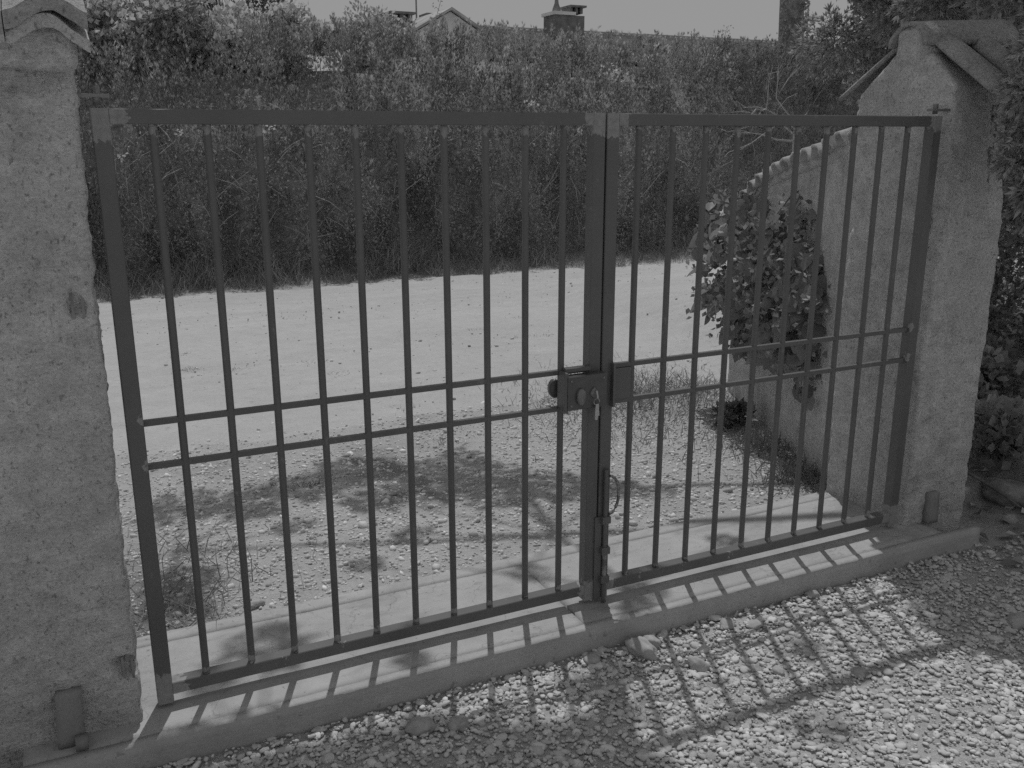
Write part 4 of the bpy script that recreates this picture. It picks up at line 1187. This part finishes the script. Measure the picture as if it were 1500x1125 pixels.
o = link('small_leaves', join_leaf('sl', [leaves(Pv, r.normal(size=(n, 3)) + np.array([-.4, -.3, -.2]), r.uniform(.025, .05, n), r.uniform(.02, .04, n), r.uniform(.6, 1.4, n), r)]), M['vine'], vn); o['kind'] = 'stuff'
paths = []
root = wa3
for q in stem_pts:
    root = wa3 + wd3 * min(1.8, max(.9, (q - wa3).dot(wd3) + rv.uniform(-.25, .25))) - wn3 * .12; root.z = float(wall_top(1.45)) + .05
    m = root.lerp(q, .5) + wn3 * .03 + Vector((rv.gauss(0, .02), rv.gauss(0, .02), .0)); paths.append(([root, m, q], [.006, .004, .0018]))
link('stem', tubes_mesh('stem', paths, 5), M['bark'], vn, True)
shrub('ground_plant', (3.08, 1.52, -.02), (.12, .16, .07), 420, .045, 'low leafy weed on the gravel at the foot of the wing wall', 'plant', M['vine'], None, (.5, 1.0), .6, 0, 10)

# ------------------------------------------------------------------ house beyond the hedge
hs = empty('house', (15, 28, 0), 'pale house with tiled roof and brick chimney behind the hedge', 'house')
def solid(name, V, F, mat, parent):
    me = bpy.data.meshes.new(name); me.from_pydata(V, [], F)
    bm = bmesh.new(); bm.from_mesh(me); bmesh.ops.recalc_face_normals(bm, faces=bm.faces); bm.to_mesh(me); bm.free()
    return link(name, me, mat, parent)
def boxo(name, a, b, mat, parent):
    x0, y0, z0 = a; x1, y1, z1 = b
    V = [(x, y, z) for z in (z0, z1) for x, y in ((x0, y0), (x1, y0), (x1, y1), (x0, y1))]
    return solid(name, V, [(0, 1, 2, 3), (4, 5, 6, 7), (0, 1, 5, 4), (1, 2, 6, 5), (2, 3, 7, 6), (3, 0, 4, 7)], mat, parent)
boxo('wall', (11.5, 24.2, 0), (27.5, 30, 3.6), M['plaster_far'], hs)
# gable-fronted wing
V = [(9.9, 25.6, 0), (12.5, 25.6, 0), (12.5, 25.6, 4.40), (11.2, 25.6, 5.12), (9.9, 25.6, 4.40)]
V2 = [(x, 31, z) for x, y, z in V]
solid('gable_wing', V + V2, [(0, 1, 2, 3, 4), (9, 8, 7, 6, 5), (0, 1, 6, 5), (1, 2, 7, 6), (2, 3, 8, 7), (3, 4, 9, 8), (4, 0, 5, 9)], M['plaster_far'], hs)
for sgn in (-1, 1):
    x0, z0, x1, z1 = 11.2, 5.16, 11.2 + sgn * 1.5, 4.33
    solid('verge_tiles', [(x0, 25.45, z0), (x1, 25.45, z1), (x1, 25.45, z1 + .08), (x0, 25.45, z0 + .08), (x0, 31, z0), (x1, 31, z1), (x1, 31, z1 + .08), (x0, 31, z0 + .08)],
          [(0, 1, 2, 3), (4, 5, 6, 7), (0, 1, 5, 4), (3, 2, 6, 7), (1, 2, 6, 5), (0, 3, 7, 4)], M['rooftile'], hs)
# main roof: corrugation of barrel tiles in stepped courses
rxs = axis_pts([(12.2, 27.6, .045)]); V, F = [], []
courses = 12
for k in range(courses):
    for t in (0, 1):
        f = (k + t) / courses
        y = 23.6 + 3.3 * f; z = 3.62 + 1.22 * f + (0.035 if t == 0 else 0)
        for x in rxs: V.append((x, y - (.03 if t == 0 else 0), z + .055 * abs(math.sin((x + 3 * (k % 2) * 0) * math.pi / .22))))
nx = len(rxs)
for row in range(2 * courses - 1):
    for i in range(nx - 1):
        a = row * nx + i; F.append((a, a + 1, a + 1 + nx, a + nx))
solid_me = arr_mesh('roof', V, F); link('roof', solid_me, M['rooftile'], hs)
boxo('roof_back', (12.2, 26.9, 3.9), (27.6, 30.3, 4.78), M['plaster_far'], hs)
for i in range(34):
    x = 12.3 + i * .45
    me = barrel('ridge_tile', .13, .12, .46, .02, 170, 8, i, 2)
    place('ridge_tile', me, M['brick'], hs, (x, 26.9, 4.80), (0.02, 0, -math.pi / 2))
def chimney(x0, x1, y0, y1, z0, z1, zc, name='chimney', nleg=3):
    c = boxo(name, (x0, y0, z0), (x1, y1, z1), M['brick'], hs)
    boxo('cap_slab', (x0 - .08, y0 - .08, zc), (x1 + .08, y1 + .08, zc + .07), M['brick'], c)
    for i in range(nleg):
        x = x0 + (x1 - x0 - .14) * i / (nleg - 1)
        boxo('cap_leg', (x, y0 + .02, z1), (x + .14, y1 - .02, zc), M['brick'], c)
    return c
c = boxo('chimney', (14.82, 25.6, 3.9), (15.90, 26.4, 5.22), M['brick'], hs)
boxo('band', (14.76, 25.54, 5.22), (15.55, 26.46, 5.32), M['plaster_far'], c)
for x in (15.42, 15.62, 15.80): boxo('cap_leg', (x, 25.7, 5.30), (x + .09, 26.3, 5.48), M['brick'], c)
boxo('cap_slab', (15.38, 25.6, 5.48), (15.98, 26.4, 5.54), M['brick'], c)
link('finial', tubes_mesh('finial', [([(15.08, 26, 5.32), (15.08, 26, 5.45), (15.08, 26, 5.6), (15.08, 26, 5.8)], [.16, .13, .07, .05])], 10), M['brick'], c, True)
chimney(10.15, 10.85, 28, 28.6, 3.8, 5.05, 5.28)
chimney(11.40, 12.0, 28, 28.6, 3.8, 5.05, 5.28)
link('antenna_mast', tubes_mesh('mast', [([(11.35, 29, 4.5), (11.35, 29, 7.2)], [.03, .025])], 6), M['metal'], hs)
